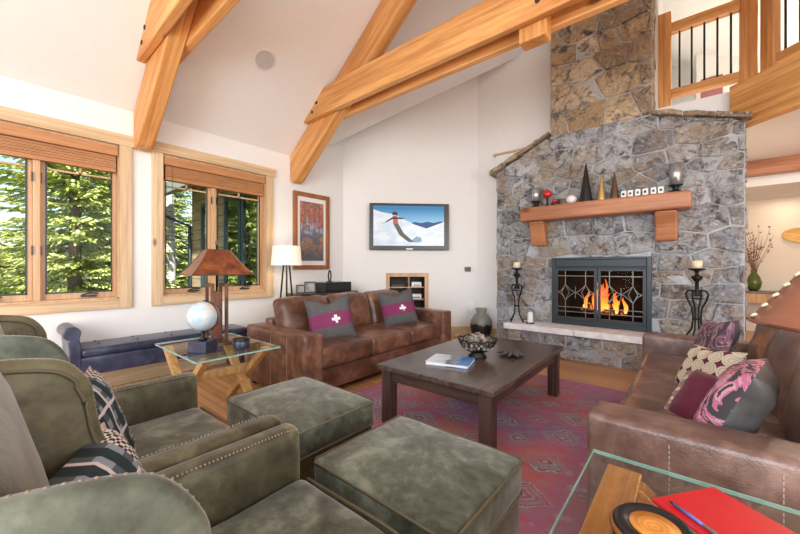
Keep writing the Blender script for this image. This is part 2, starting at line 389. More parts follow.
# windows
def window(idx, y0, y1, z0, z1, mull):
    root = struct(bpy.data.objects.new('window_%d' % idx, None)); COL.objects.link(root); root.location = (XL, (y0+y1)/2, z0)
    def loc(mm, name, mat, bevel=0, par=root):
        o = mm.build(name, mat, bevel=bevel); 
        for vv in o.data.vertices: vv.co = vv.co-Vector((XL, (y0+y1)/2, z0))
        o.parent = par; return o
    tw = .10
    m = MB(); m.box(XL, XL+.035, y0-tw, y0+.01, z0-tw, z1+.01).box(XL, XL+.035, y1-.01, y1+tw, z0-tw, z1+.01); loc(m, 'window_casing', M['pine_z'], .004)
    m = MB(); m.box(XL, XL+.045, y0-tw-.03, y1+tw+.03, z1, z1+tw+.02).box(XL, XL+.035, y0+.01, y1-.01, z0-tw, z0); loc(m, 'window_casing', M['pine_y'], .004)
    m = MB(); m.box(XL-.2, XL, y0, y0+.02, z0, z1).box(XL-.2, XL, y1-.02, y1, z0, z1).box(XL-.2, XL, y0, y1, z0, z0+.02).box(XL-.2, XL, y0, y1, z1-.02, z1)
    m.box(XL-.14, XL-.02, mull-.025, mull+.025, z0+.02, z1-.02); loc(m, 'window_frame', M['sash'], .002)
    for a, b in ((y0+.02, mull-.025), (mull+.025, y1-.02)):
        m = MB(); s_ = .035; xa, xb = XL-.12, XL-.07
        m.box(xa, xb, a, a+s_, z0+.02, z1-.02).box(xa, xb, b-s_, b, z0+.02, z1-.02).box(xa, xb, a+s_, b-s_, z0+.02, z0+.02+.06).box(xa, xb, a+s_, b-s_, z1-.07, z1-.02)
        f = loc(m, 'window_sash', M['sash'], .003)
        m = MB(); g = .012   # dark screen rim
        m.box(XL-.068, XL-.062, a+s_, a+s_+g, z0+.08, z1-.07).box(XL-.068, XL-.062, b-s_-g, b-s_, z0+.08, z1-.07).box(XL-.068, XL-.062, a+s_, b-s_, z0+.08, z0+.08+g)
        o = loc(m, 'screen_rim', M['steel'], 0, root)
        m = MB(); zt = z1-.36
        m.box(xa+.015, xb-.01, a+s_, b-s_, zt, zt+.018); m.box(xa+.015, xb-.01, (a+b)/2-.009, (a+b)/2+.009, zt, z1-.07)
        loc(m, 'muntin', M['sash'])
        m = MB(); m.box(xa+.02, xa+.026, a+s_-.005, b-s_+.005, z0+.075, z1-.065); loc(m, 'window_pane', M['glass'])
        m = MB(); c = (a+b)/2+.06; m.box(XL-.06, XL-.02, c-.06, c+.06, z0+.035, z0+.055); m.tube([(XL-.03, c-.05, z0+.06), (XL-.01, c, z0+.075), (XL-.01, c+.07, z0+.07)], .008, 6)
        loc(m, 'crank_handle', M['steel'])
    m = MB()
    for zz in (z0+.45, z1-.5): m.box(XL-.02, XL-.005, mull-.035, mull-.025, zz, zz+.09).box(XL-.02, XL-.005, mull+.025, mull+.035, zz, zz+.09)
    loc(m, 'sash_lock', M['steel'])
window(1, *W1, .285); window(2, *W2, 1.86)
def blind(y0, y1, z1, drop, label, cordy):
    r = thing('wooden_blind', label, 'blind', (XL, (y0+y1)/2, z1)); cy = (y1-y0)/2
    m = MB(); m.box(-.075, .03, -cy, cy, -.10, -.005); m.build('valance', M['blind'], r, bevel=.004)
    m = MB(); k = 0; z = -.104
    while z > -drop:
        m.box(-.06, .005+.004*(k % 2), -cy+.015, cy-.015, z-.011, z-.002); z -= .0125; k += 1
    m.box(-.065, .012, -cy+.015, cy-.015, z-.03, z); m.build('slats', M['blind'], r)
    for c in cordy: MB().tube([(.02, c, -.08), (.02, c, z-.03)], .002, 5).build('cord', M['blind'], r)
    MB().tube([(.02, -cy+.08, -.09), (.022, -cy+.08, -.95)], .0025, 5).build('pull_cord', M['bronze'], r)
blind(W1[0]+.022, W1[1]-.022, W1[3]-.022, .23, 'raised brown wooden slat blind atop the window nearest the green chairs', (-.35, .35))
blind(W2[0]+.022, W2[1]-.022, W2[3]-.022, .23, 'raised brown wooden slat blind atop the window behind the pyramid-shade lamp', (-.35, .35))
# unseen windows
for nm, bxs in (('window_3', [(x, x+.06, -3.62, -3.56, .45, 3.55) for x in (-4.2, -2.4, -.63, 1.17, 2.94)]+[(-4.2, 3.0, -3.62, -3.56, .45, .52), (-4.2, 3.0, -3.62, -3.56, 3.48, 3.55)]),
                ('window_4', [(4.56, 4.62, y, y+.06, .6, 3.25) for y in (-2.3, -.65, 1.0, 2.64)]+[(4.56, 4.62, -2.3, 2.7, .6, .67), (4.56, 4.62, -2.3, 2.7, 3.18, 3.25)])):
    m = MB()
    for q in bxs: m.box(*q)
    struct(m.build(nm, M['pine_z']))

# ------------------------------------------------------------------ timber trusses
def truss(Y, label, king):
    r = thing('timber_truss', label, 'truss', (-1, Y, 0), 0, 'timber roof trusses'); o = -(-1)
    def X(x): return x+1
    dz = .42
    def raft(pts, ang):
        ox, oz = pts[0]; ca, sa = math.cos(ang), math.sin(ang)
        m = MB(); m.prism([((x-ox)*ca+(z-oz)*sa, -(x-ox)*sa+(z-oz)*ca) for x, z in pts], 'y', .08, .23)
        m.build('rafter', M['fir'], r, bevel=.012, loc=(ox, 0, oz), rot=(0, -ang, 0))
    raft([(X(-4.675), ZE-.38), (X(-4.60), ZE-.42), (X(-4.50), ZE-.38), (X(-1), P1(-1, 0)-dz), (X(-1), P1(-1, 0)-.01), (X(-4.675), ZE-.01)], math.atan(.75))
    raft([(X(-1)+.002, P3(-1, 0)-dz), (X(4.45), P3(4.45, 0)-dz), (X(4.45), P3(4.45, 0)-.01), (X(-1)+.002, P3(-1, 0)-.01)], -math.atan(.45))
    for a, b in ((0, .078), (.232, .31)):
        m = MB(); m.prism([(X(-4.22), 3.30), (X(2.6), 3.30), (X(2.6), 3.66), (X(-3.78), 3.66), (X(-4.20), 3.33)], 'y', a, b)
        tb = m.build('tie_beam', M['fir'], r, bevel=.012)
        if a == 0:
            for x, z in ((-4.0, 3.39), (-3.9, 3.49), (-1.13, 3.55), (-.95, 3.42)):
                m = MB(); m.M = Matrix.Translation((X(x), -.003, z)) @ Matrix.Rotation(PI/2, 4, 'X'); m.lathe([(.022, -.004), (.022, .006), (.012, .008)], 10); m.build('bolt_plug', M['steel'], tb)
    m = MB(); m.box(X(-1.14), X(-.91), .0805, .2295, 3.18, P1(-1, 0)-.44); m.build('king_post', M['fir_z'], r, bevel=.015)
truss(2.87, 'orange timber truss crossing in front of the chimney', True)
truss(.935, 'orange timber truss above the window nearest the green chairs', True)
truss(-1.0, 'orange timber truss behind the camera end of the room', True) if False else None

# ------------------------------------------------------------------ FIREPLACE
def clip(poly, a, b, c):
    out = []; n = len(poly)
    for i in range(n):
        p, q = poly[i], poly[(i+1) % n]; dp = a*p[0]+b*p[1]-c; dq = a*q[0]+b*q[1]-c
        if dp <= 0: out.append(p)
        if dp*dq < 0: t_ = dp/(dp-dq); out.append((p[0]+(q[0]-p[0])*t_, p[1]+(q[1]-p[1])*t_))
    return out
def area(p): return .5*sum(p[i][0]*p[(i+1) % len(p)][1]-p[(i+1) % len(p)][0]*p[i][1] for i in range(len(p)))
def stones(mb, region, place, sw=.36, sh=.22, seed=1, hole=None, depth=.036, gap=.010):
    """irregular fieldstones filling a convex polygon; place(u, v, d) -> world"""
    rnd = random.Random(seed); x0 = min(p[0] for p in region); x1 = max(p[0] for p in region); z0 = min(p[1] for p in region); z1 = max(p[1] for p in region)
    seeds = []; z = z0; row = 0
    while z < z1+sh:
        h = sh*rnd.uniform(.5, 1.55); x = x0-sw*rnd.random()
        while x < x1+sw:
            wd = sw*rnd.uniform(.35, 1.75); seeds.append((x+wd/2, z+h/2+rnd.uniform(-.16, .16)*h))
            x += wd
        z += h; row += 1
    an = 1.75
    for i, s_ in enumerate(seeds):
        poly = list(region)
        for j, q in enumerate(seeds):
            if i == j or abs(q[0]-s_[0]) > 3*sw or abs(q[1]-s_[1]) > 3*sh: continue
            dx = (q[0]-s_[0]); dz = (q[1]-s_[1])*an*an; mx, mz = (q[0]+s_[0])/2, (q[1]+s_[1])/2
            poly = clip(poly, dx, dz, dx*mx+dz*mz)
            if len(poly) < 3: break
        if len(poly) < 3: continue
        if hole:
            hx0, hx1, hz0, hz1 = hole
            bx0 = min(p[0] for p in poly); bx1 = max(p[0] for p in poly); bz0 = min(p[1] for p in poly); bz1 = max(p[1] for p in poly)
            if bx1 > hx0 and bx0 < hx1 and bz1 > hz0 and bz0 < hz1:
                c = [clip(poly, 1, 0, hx0), clip(poly, -1, 0, -hx1), clip(poly, 0, 1, hz0), clip(poly, 0, -1, -hz1)]
                c = [q for q in c if len(q) > 2]
                if not c: continue
                poly = max(c, key=lambda q: abs(area(q)))
        if abs(area(poly)) < .004: continue
        if area(poly) < 0: poly = poly[::-1]
        cx = sum(p[0] for p in poly)/len(poly); cz = sum(p[1] for p in poly)/len(poly)
        # resample the perimeter
        pts = []
        for k in range(len(poly)):
            p, q = poly[k], poly[(k+1) % len(poly)]; L = math.hypot(q[0]-p[0], q[1]-p[1]); n = max(1, int(L/.05))
            if L < .012: continue
            for e in range(n): pts.append((p[0]+(q[0]-p[0])*e/n, p[1]+(q[1]-p[1])*e/n))
        if len(pts) < 3: continue
        R = sum(math.hypot(p[0]-cx, p[1]-cz) for p in pts)/len(pts); dd = depth*rnd.uniform(.45, 1.1)
        tx, tz = rnd.uniform(-.10, .10), rnd.uniform(-.10, .10)
        rings = []
        for f, dl, nz_ in ((gap, 0, 0), (gap*1.0, .55, .003), (gap+.012, .85, .004), (gap+.05, 1.0, .010), (gap+.10, 1.05, .013)):
            sc_ = max(.12, 1-f/max(R, .05))
            rings.append([(cx+(p[0]-cx)*sc_+rnd.uniform(-1, 1)*nz_*.5, cz+(p[1]-cz)*sc_+rnd.uniform(-1, 1)*nz_*.5, (dd*dl+(tx*(p[0]-cx)+tz*(p[1]-cz) if dl else 0)+rnd.uniform(-1, 1)*nz_) if dl else 0) for p in pts])
        n = len(pts); vs = []; fs = []
        for rg in rings: vs += [place(*q) for q in rg]
        vs.append(place(cx, cz, dd*1.08+rnd.uniform(-.004, .008)))
        for k in range(len(rings)-1):
            for e in range(n): e2 = (e+1) % n; fs.append((k*n+e, k*n+e2, (k+1)*n+e2, (k+1)*n+e))
        b = (len(rings)-1)*n
        for e in range(n): fs.append((b+e, b+(e+1) % n, len(vs)-1))
        mb.add(vs, fs)
FY = 5.44      # mortar plane; stone faces stand about 4 cm proud of it
FX0, FX1 = -2.46, .47
fp = thing('stone_fireplace', 'tall grey fieldstone fireplace and chimney beside the hall', 'fireplace', (-1, 5.55, 0))
def inv(o, root):
    for vv in o.data.vertices: vv.co = vv.co-root.location
    o.parent = root; return o
HO = (-1.56, -.385, .44, 1.385)
pf = lambda u_, v_, d_: (u_, FY-d_, v_)
m = MB(); stones(m, [(FX0, 0), (FX1, 0), (FX1, 2.90), (-.36, 3.18), (-1.62, 3.22), (FX0, 2.80)], pf, .37, .23, 11, HO)
m2 = MB()
for q in (m,): pass
inv(m.build('lower_stonework', M['stone']), fp)
m = MB(); stones(m, [(-1.60, 3.19), (-.37, 3.19), (-.37, 5.45), (-1.0, 5.65), (-1.60, 5.22)], pf, .38, .27, 23)
inv(m.build('chimney_stonework', M['stone_up']), fp)
m = MB()   # returns of the stonework
stones(m, [(FY, 0), (YW, 0), (YW, 2.86), (FY, 2.86)], lambda u_, v_, d_: (FX1+d_*.5, u_, v_), .26, .22, 31)
inv(m.build('side_stonework', M['stone']), fp); m = MB()
stones(m, [(FY, 0), (YW, 0), (YW, 2.78), (FY, 2.78)], lambda u_, v_, d_: (FX0-d_*.5, u_, v_), .26, .22, 37)
inv(m.build('side_stonework', M['stone']), fp)
m = MB()
stones(m, [(FY, 3.2), (YW, 3.2), (YW, 5.4), (FY, 5.4)], lambda u_, v_, d_: (-.37+d_*.5, u_, v_), .26, .24, 41)
inv(m.build('chimney_side_stonework', M['stone_up']), fp); m = MB()
stones(m, [(FY, 3.2), (YW, 3.2), (YW, 5.2), (FY, 5.2)], lambda u_, v_, d_: (-1.60-d_*.5, u_, v_), .26, .24, 43)
inv(m.build('chimney_side_stonework', M['stone_up']), fp)
m = MB()   # mortar core around the firebox
m.box(FX0, HO[0], FY, YW, 0, 2.795); m.box(HO[1], FX1, FY, YW, 0, 2.88); m.box(HO[0], HO[1], FY, YW, HO[3], 2.88); m.box(HO[0], HO[1], FY, YW, 0, HO[2])
m.prism([(FX0, 2.795), (HO[0], 2.795), (HO[0], 3.19), (-1.62, 3.19)], 'y', FY, YW)
m.prism([(HO[0], 2.87), (FX1, 2.87), (FX1, 2.89), (-.36, 3.17), (HO[0], 3.2)], 'y', FY, YW)
m.prism([(-1.60, 3.17), (-.37, 3.17), (-.37, 5.38), (-1.0, 5.66), (-1.60, 5.2)], 'y', FY, YW)
inv(m.build('mortar_core', M['mortar']), fp)
m = MB(); rnd = random.Random(5)    # cap stones on both shoulders
def caps(p, q, n):
    for i in range(n):
        a = i/n; b = (i+1)/n-.008; x0_, z0_ = p[0]+(q[0]-p[0])*a, p[1]+(q[1]-p[1])*a; x1_, z1_ = p[0]+(q[0]-p[0])*b, p[1]+(q[1]-p[1])*b
        th = rnd.uniform(.05, .075); fy = 5.36-rnd.uniform(0, .03); K = 5
        lo_, hi_ = [], []
        for k in range(K+1): lo_.append((x0_+(x1_-x0_)*k/K, fy+rnd.uniform(-.01, .01), z0_+(z1_-z0_)*k/K+rnd.uniform(-.006, .006)))
        lo_ += [(x1_, YW, z1_), (x0_, YW, z0_)]; hi_ = [(x, y+.008, z+th+rnd.uniform(-.006, .006)) for x, y, z in lo_]
        m.hull(lo_, hi_)
caps((-2.565, 2.77), (-1.61, 3.23), 4); inv(m.build('cap_stones', M['stone_up'], bevel=.008), fp)
m = MB(); caps((-.365, 3.17), (.53, 2.885), 3); inv(m.build('cap_stones', M['stone_up'], bevel=.008), fp)
# raised hearth
m = MB(); stones(m, [(-2.08, 0), (.42, 0), (.42, .335), (-2.08, .335)], lambda u_, v_, d_: (u_, 5.02-d_*.7, v_), .36, .17, 51, None, .045)
stones(m, [(5.02, 0), (5.38, 0), (5.38, .335), (5.02, .335)], lambda u_, v_, d_: (-2.08-d_*.6, u_, v_), .25, .17, 53, None, .04)
inv(m.build('hearth_stonework', M['stone']), fp)
m = MB().box(-2.08, .42, 5.02, 5.39, 0, .335); inv(m.build('hearth_core', M['mortar']), fp)
for a, b in ((-2.14, -1.175), (-1.168, -.30), (-.293, .46)):
    inv(MB().box(a, b, 4.945, 5.395, .336, .42).build('hearth_slab', M['slab'], bevel=.01), fp)
m = MB()    # firebox lining
m.box(HO[0]+.06, HO[1]-.06, 6.0, 6.04, .44, 1.3); m.box(HO[0]+.04, HO[0]+.06, FY+.06, 6.02, .44, 1.3); m.box(HO[1]-.06, HO[1]-.04, FY+.06, 6.02, .44, 1.3)
m.box(HO[0]+.04, HO[1]-.04, FY+.06, 6.02, 1.28, 1.32); m.box(HO[0]+.04, HO[1]-.04, FY+.06, 6.02, .442, .46)
inv(m.build('firebox_lining', M['soot']), fp)
# steel door unit
du = thing('fireplace_door_unit', 'blue-grey steel fireplace front with two leaded glass doors', 'fireplace doors', (-.9725, 5.40, .42))
def L(x): return x
W = .60; HT = .965
m = MB(); y0, y1 = -.03, .06
m.box(-W, -W+.05, y0, y1, .0, HT).box(W-.05, W, y0, y1, 0, HT).box(-W+.05, W-.05, y0, y1, 0, .07).box(-W+.05, W-.05, y0, y1, HT-.03, HT)
m.box(-W+.05, W-.05, y0+.015, y1, HT-.13, HT-.03); m.box(-W+.05, W-.05, y0, y1, HT-.15, HT-.13)
m.build('surround_frame', M['steel'], du, bevel=.005)
m = MB()
for k in range(6): m.box(-W+.07, W-.07, y0+.008, y0+.016, HT-.125+.015*k, HT-.118+.015*k)
m.build('vent_louvre', M['steel'], du)
for sgn, a, b in ((-1, -W+.052, -.003), (1, .003, W-.052)):
    zb, zt = .072, HT-.152; m = MB(); fw = .038
    m.box(a, a+fw, -.045, -.022, zb, zt).box(b-fw, b, -.045, -.022, zb, zt).box(a+fw, b-fw, -.045, -.022, zb, zb+fw+.01).box(a+fw, b-fw, -.045, -.022, zt-fw, zt)
    d_ = m.build('door', M['steel'], du, bevel=.003)
    ia, ib, ja, jb = a+fw, b-fw, zb+fw+.01, zt-fw; wd = ib-ia; ht = jb-ja
    MB().box(ia-.005, ib+.005, -.033, -.029, ja-.005, jb+.005).build('door_glass', M['fglass'], d_)
    m = MB(); yy = -.039
    def ln(x0_, z0_, x1_, z1_, t_=.0085): m.bar((ia+x0_*wd, yy, ja+z0_*ht), (ia+x1_*wd, yy, ja+z1_*ht), t_, t_, (0, 1, 0))
    def arc(pts):
        for p, q in zip(pts, pts[1:]): ln(*p, *q, .007)
    for z in (.11, .21, .89): ln(0, z, 1, z)
    for xc in (.22, .78):
        ln(xc, 0, xc, .36); ln(xc, .70, xc, 1)
        for sx in (-1, 1):
            for sz in (-1, 1): arc([(xc, .53+sz*.17), (xc+sx*.05, .53+sz*.10), (xc+sx*.12, .53+sz*.035), (xc+sx*.21, .53)] if sx*(xc-.5) > 0 else [(xc, .53+sz*.17), (xc-sx*-.10, .53+sz*.09), (xc+sx*.19, .53+sz*.03), (xc+sx*.28, .53)])
            ln(xc, .70, xc+sx*.11, .53, .006); ln(xc, .36, xc+sx*.11, .53, .006)
    ln(.5, .40, .5, .66, .006)
    m.build('leaded_caming', M['lead'], d_)
    hx = (ib if sgn < 0 else ia)
    hx = b-.019 if sgn < 0 else a+.019
    m = MB(); m.tube([(hx, -.046, .44), (hx, -.07, .45), (hx, -.07, .55), (hx, -.046, .56)], .006, 6); m.build('door_handle', M['lead'], d_)
# logs and flames
lg = thing('log_grate', 'iron grate of burning logs behind the leaded glass doors', 'grate', (-.97, 5.75, .46))
m = MB()
for x in (-.26, -.09, .09, .26): m.tube([(x, -.16, .0), (x, -.15, .07), (x, .12, .07), (x, .13, .0)], .009, 6)
for y in (-.1, .08): m.tube([(-.3, y, .085), (.3, y, .085)], .009, 6)
m.build('grate', M['iron'], lg)
t = NT('charred_log'); v = t.coord(); nz = t.noise(v, 14, 6, .7); t.bump(nz, .8, .02)
t.set(t.p, 'Emission Color', t.ramp(nz, [(.52, (0, 0, 0)), (.62, (1, .12, .01)), (.75, (1, .35, .05))])); t.p.inputs['Emission Strength'].default_value = 2.2
M['log'] = t.fin(t.ramp(nz, [(.3, (.02, .015, .012)), (.7, (.13, .08, .05))]), .9)
for p, q, r_ in (((-.28, -.06, .135), (.25, -.04, .135), .042), ((-.24, .06, .135), (.28, .08, .14), .042), ((-.2, -.03, .21), (.2, .05, .235), .038), ((-.08, .05, .22), (.15, -.08, .30), .028)):
    MB().tube([p, tuple((a+b)/2+.01 for a, b in zip(p, q)), q], r_, 12).build('log', M['log'], lg, True)
t = NT('flame'); v = t.sep(t.coord('Object')); zf = t.math('MULTIPLY', v[2], 2.6)
t.set(t.p, 'Emission Color', t.ramp(zf, [(.25, (1, .55, .13)), (.6, (1, .30, .035)), (.95, (.9, .10, .01))])); t.p.inputs['Emission Strength'].default_value = 4
M['flame'] = t.fin((0, 0, 0), .8, Alpha=.75)
fl = tag(bpy.data.objects.new('fire', None), 'orange flames rising from the logs in the firebox', 'fire'); COL.objects.link(fl); fl.location = (-.97, 5.75, .46)
rnd = random.Random(3)
for k in range(26):
    x = rnd.gauss(.0, .12)+.03; y = rnd.uniform(-.1, .05); h = max(.10, .46-1.0*abs(x-.02))*rnd.uniform(.55, 1.1); b = .14+rnd.uniform(-.03, .06)
    pts = []; rr = []; ph = rnd.uniform(0, 6)
    for i in range(9):
        f_ = i/8; pts.append((x+.035*math.sin(ph+f_*5)*f_, y, b+h*f_)); rr.append(.030*(math.sin(PI*min(1, (f_*.85+.12)))**.8)*(1-f_)**.45+.001)
    MB().tube(pts, rr, 8).build('flame', M['flame'], fl, True)
light('fire_glow', 'POINT', (-.97, 5.62, .85), (0, 0, 0), 9, (1, .45, .15), shadow_soft_size=.12)

# mantel
mt = thing('timber_mantel', 'thick reddish timber mantel shelf on two corbels against the stonework', 'mantel', (-.97, 5.40, 1.93))
MB().box(-.985, .985, -.29, .03, .0, .20).build('shelf', M['mantelw'], mt, bevel=.022)
for x in (-.78, .745):
    m = MB(); m.prism([(-.20, -.002), (.03, -.002), (.03, -.36), (-.08, -.36), (-.13, -.16)][::-1], 'x', x-.11, x+.11)
    m.build('corbel', M['mantelw'], mt, bevel=.02)
ZM = 2.132
def jar_holder(x, y, s, label):
    r = thing('candle_cup', label, 'candle holder', (x, y, ZM))
    MB().lathe([(.075, 0), (.08, .01), (.05, .025), (.03, .04), (.035, .07), (.07, .085), (.072, .095), (.0, .096)], 20).build('stand', M['black'], r, True)
    MB().lathe([(.056, .097), (.060*s, .31*s), (.052*s, .31*s), (.045, .11), (0, .108)], 20).build('cup', M['silver'], r, True)
jar_holder(-1.76, 5.24, .95, 'silver cup candle holder at the left end of the mantel')
jar_holder(-.13, 5.26, 1.12, 'silver cup candle holder near the right end of the mantel')
M['red'] = plain('glossy_red', (.55, .02, .02), .2); M['gold'] = plain('brushed_gold', (.62, .42, .17), .35, .7)
o = thing('ornament', 'red ball ornament on a black stand, beside the left silver cup', 'ornament', (-1.60, 5.26, ZM))
MB().lathe([(.045, 0), (.045, .01), (.015, .03), (.012, .12), (.03, .135)], 16).build('stand', M['black'], o, True); MB().ball((0, 0, .19), .062, 16, 10).build('ball', M['red'], o, True)
o = thing('ornament', 'small red and black dish ornament on the mantel before the white egg', 'ornament', (-1.475, 5.22, ZM))
MB().lathe([(.06, 0), (.065, .03), (.05, .04)], 16).build('dish', M['black'], o, True); MB().ball((-.012, 0, .065), .035, 12, 8).build('ball', M['red'], o, True); MB().ball((.04, .01, .06), .02, 10, 6).build('berry', M['black'], o, True)
tag(MB().ball((0, 0, .062), .072, 18, 12, (1, 1, .86)).build('egg_ornament', plain('white_ceramic', (.75, .73, .74), .3), smooth=True, loc=(-1.27, 5.23, ZM)), 'round white ceramic ornament left of the black cone', 'ornament')
def cone(x, h, r_, mat, label):
    c = thing('cone_tree', label, 'ornament', (x, 5.25, ZM), 0, 'cone trees on the mantel')
    MB().lathe([(r_, 0), (r_*.98, .02), (r_*.5, h*.55), (r_*.12, h*.95), (.002, h)], 24).build('cone', mat, c, True)
    MB().lathe([(r_*1.04, 0), (r_*1.04, .012), (r_*.9, .014)], 24).build('rim', mat, c, True)
cone(-1.09, .54, .085, M['black'], 'tall black cone tree on the mantel'); cone(-.905, .36, .055, M['gold'], 'gold cone tree in the middle of the mantel'); cone(-.755, .36, .058, M['bronze'], 'brown cone tree right of the gold one')
for k, x in enumerate((-.645, -.575, -.50, -.42, -.34, -.27)):
    c = thing('letter_block', ('white letter block directly beside the brown cone', 'second white letter block from the brown cone', 'third white letter block from the brown cone', 'third white letter block from the right silver cup', 'second white letter block from the right silver cup', 'white letter block directly beside the right silver cup')[k], 'letter block', (x, 5.2, ZM), .12*((k % 3)-1), 'white letter blocks on the mantel')
    MB().box(-.028, .028, -.02, .02, 0, .085).build('block', M['white'], c, bevel=.006); MB().box(-.012, .012, -.022, -.019, .028, .058).build('letter_mark', M['black'], c)
# iron candle holders on the hearth
def iron_holder(x, y, label):
    r = thing('iron_candle_holder', label, 'candle holder', (x, y, .42), .4, 'iron candle holders on the hearth')
    m = MB()
    for k in range(4):
        a = PI/4+k*PI/2; ca, sa = math.cos(a), math.sin(a)
        prof = [(.125, .008), (.105, .03), (.05, .12), (.035, .24), (.045, .36), (.09, .46), (.105, .52), (.085, .56), (.045, .565), (.035, .53), (.05, .50)]
        pp = []
        for i in range(len(prof)-1):
            for e in range(3): f_ = e/3; pp.append((prof[i][0]*(1-f_)+prof[i+1][0]*f_, prof[i][1]*(1-f_)+prof[i+1][1]*f_))
        pp.append(prof[-1]); m.tube([(q[0]*ca, q[0]*sa, q[1]) for q in pp], .0095, 6)
        m.ball((.125*ca, .125*sa, .012), .013, 8, 6)
    for zz, rr_ in ((.24, .042), (.47, .05)): m.tube([(rr_*math.cos(q*PI/8), rr_*math.sin(q*PI/8), zz) for q in range(16)], .007, 6, True)
    m.build('scroll_legs', M['iron'], r, True)
    m = MB(); m.lathe([(.02, .50), (.024, .52), (.018, .55), (.018, .66), (.05, .70), (.055, .72), (.018, .735), (.018, .78), (.075, .80), (.08, .815), (.0, .816)], 16, close=True); m.build('stem', M['iron'], r, True)
    MB().lathe([(.048, .817), (.05, .86), (.05, .895), (.040, .903), (.0, .898)], 18).build('candle', M['cream'], r, True)
iron_holder(-2.02, 5.17, 'black iron scroll candle holder at the left end of the hearth'); iron_holder(.06, 5.17, 'black iron scroll candle holder right of the fire doors')
o = thing('pillar_candle', 'white pillar candle on a black base beside the iron holder', 'candle', (-1.80, 5.12, .42))
MB().box(-.05, .05, -.04, .04, 0, .015).build('base', M['black'], o, bevel=.003); MB().lathe([(.038, .0155), (.04, .03), (.036, .14), (.028, .17), (0, .172)], 18).build('candle', M['white'], o, True)
# stoneware vase on floor
t = NT('stoneware'); v = t.coord(); z = t.sep(v)[2]; nz = t.noise(v, 9, 3)
f = t.math('ADD', z, t.math('MULTIPLY', nz, .16)); 
M['vase'] = t.fin(t.ramp(f, [(.345, (.012, .011, .011)), (.36, (.16, .17, .14)), (.6, (.26, .26, .23))]), .35)
tag(MB().lathe([(.09, 0), (.12, .02), (.165, .13), (.185, .25), (.175, .34), (.13, .42), (.075, .455), (.07, .48), (.10, .53), (.105, .545), (.085, .54), (.06, .49)], 32).build('floor_vase', M['vase'], smooth=True, loc=(-2.74, 5.42, 0)), 'squat grey and black stoneware vase standing left of the stonework', 'vase')

# ------------------------------------------------------------------ LOFT RAILING
def post(name, x, y, z0, z1, wd, label, rz=0):
    tag(MB().box(-wd/2, wd/2, -wd/2, wd/2, 0, z1-z0).build(name, M['fir_z'], loc=(x, y, z0), rot=(0, 0, rz), bevel=.01), label, 'post')
post('newel_post', -.265, 5.83, 3.362, 4.62, .15, 'short orange newel post at the chimney end of the railing')
post('loft_post', .535, 5.86, 3.34, P3(.535, 5.9)-.03, .15, 'thick square loft post at the corner between the two railings')
post('loft_post', .70, 5.715, 3.382, P3(.7, 5.7)-.04, .12, 'slimmer orange loft post just right of the thick one', PI/4)
rl = thing('loft_railing', 'level timber railing with five black balusters above the stonework', 'railing', (0, 5.83, 3.36))
MB().box(-.19, .459, -.045, .045, .13, .24).build('bottom_rail', M['fir'], rl, bevel=.006)
MB().box(-.19, .459, -.055, .055, .99, 1.11).build('top_rail', M['fir'], rl, bevel=.008)
for k in range(5):
    x = -.105+k*.122; MB().tube([(x, 0, .24), (x, 0, .99)], .011, 8).build('baluster', M['iron'], rl, True)
rl = thing('loft_railing', 'angled timber railing with black balusters above the deep loft beam', 'railing', (.74, 5.66, 3.38), -PI/4)
MB().box(.025, 3.3, -.04, .04, .13, .24).build('bottom_rail', M['fir'], rl, bevel=.006)
MB().box(.025, 3.3, -.05, .05, .99, 1.11).build('top_rail', M['fir'], rl, bevel=.008)
for k in range(24):
    x = .085+k*.13; MB().tube([(x, 0, .24), (x, 0, .99)], .011, 8).build('baluster', M['iron'], rl, True)
tag(MB().box(-.15, .15, -.012, .012, -.2, .2).build('loft_picture', plain('mauve_print', (.30, .12, .13), .5), loc=(.30, 8.485, 4.52)), 'small mauve picture seen through the loft balusters', 'picture')

# ------------------------------------------------------------------ HALL
ct = thing('console_table', 'dark-topped wooden console table against the beige hall wall', 'console table', (1.5, 9.38, 0))
MB().box(-.8, .8, -.2, .2, .76, .80).build('top', M['tablew'], ct, bevel=.005); MB().box(-.76, .76, -.17, .17, .58, .76).build('apron', M['xwood'], ct)
for x in (-.72, .72):
    for y in (-.14, .14): MB().box(x-.03, x+.03, y-.03, y+.03, 0, .58).build('leg', M['tablew'], ct)
vz = thing('branch_vase', 'green glass vase of bare reddish twigs on the console table', 'vase', (.93, 9.34, .80))
MB().lathe([(.05, 0), (.09, .05), (.11, .16), (.08, .27), (.04, .34), (.05, .40), (.04, .40), (.03, .34)], 20).build('vase_body', plain('green_glass', (.075, .10, .02), .12), vz, True)
m = MB(); rnd = random.Random(8)
for k in range(22):
    a = rnd.uniform(0, 2*PI); s_ = rnd.uniform(.08, .30); h = rnd.uniform(.5, .95); bx, by = s_*math.cos(a), s_*math.sin(a)*.45
    m.tube([(0, 0, .3), (bx*.35, by*.35, .3+h*.4), (bx*.7+.02, by*.7, .3+h*.75), (bx, by, .3+h)], [.005, .004, .003, .002], 5)
    for e in range(4): f_ = rnd.uniform(.4, 1); m.ball((bx*f_+rnd.uniform(-.03, .03), by*f_, .3+h*f_), .014, 6, 4)
m.build('twigs', plain('reddish_twig', (.26, .12, .09), .7), vz, True)
m = MB(); pts = []
K = 16
top_ = [(math.cos(PI*(1-k/K))*.42, .17*math.sin(PI*k/K)**.8) for k in range(K+1)]
bot_ = [(math.cos(PI*k/K)*.42, -.10*math.sin(PI*k/K)**.8-.04*math.sin(PI*k/K)) for k in range(1, K)]
out_ = top_+bot_; inn_ = [(x*.55+.02, z*.5+.01) for x, z in out_]; n = len(out_)
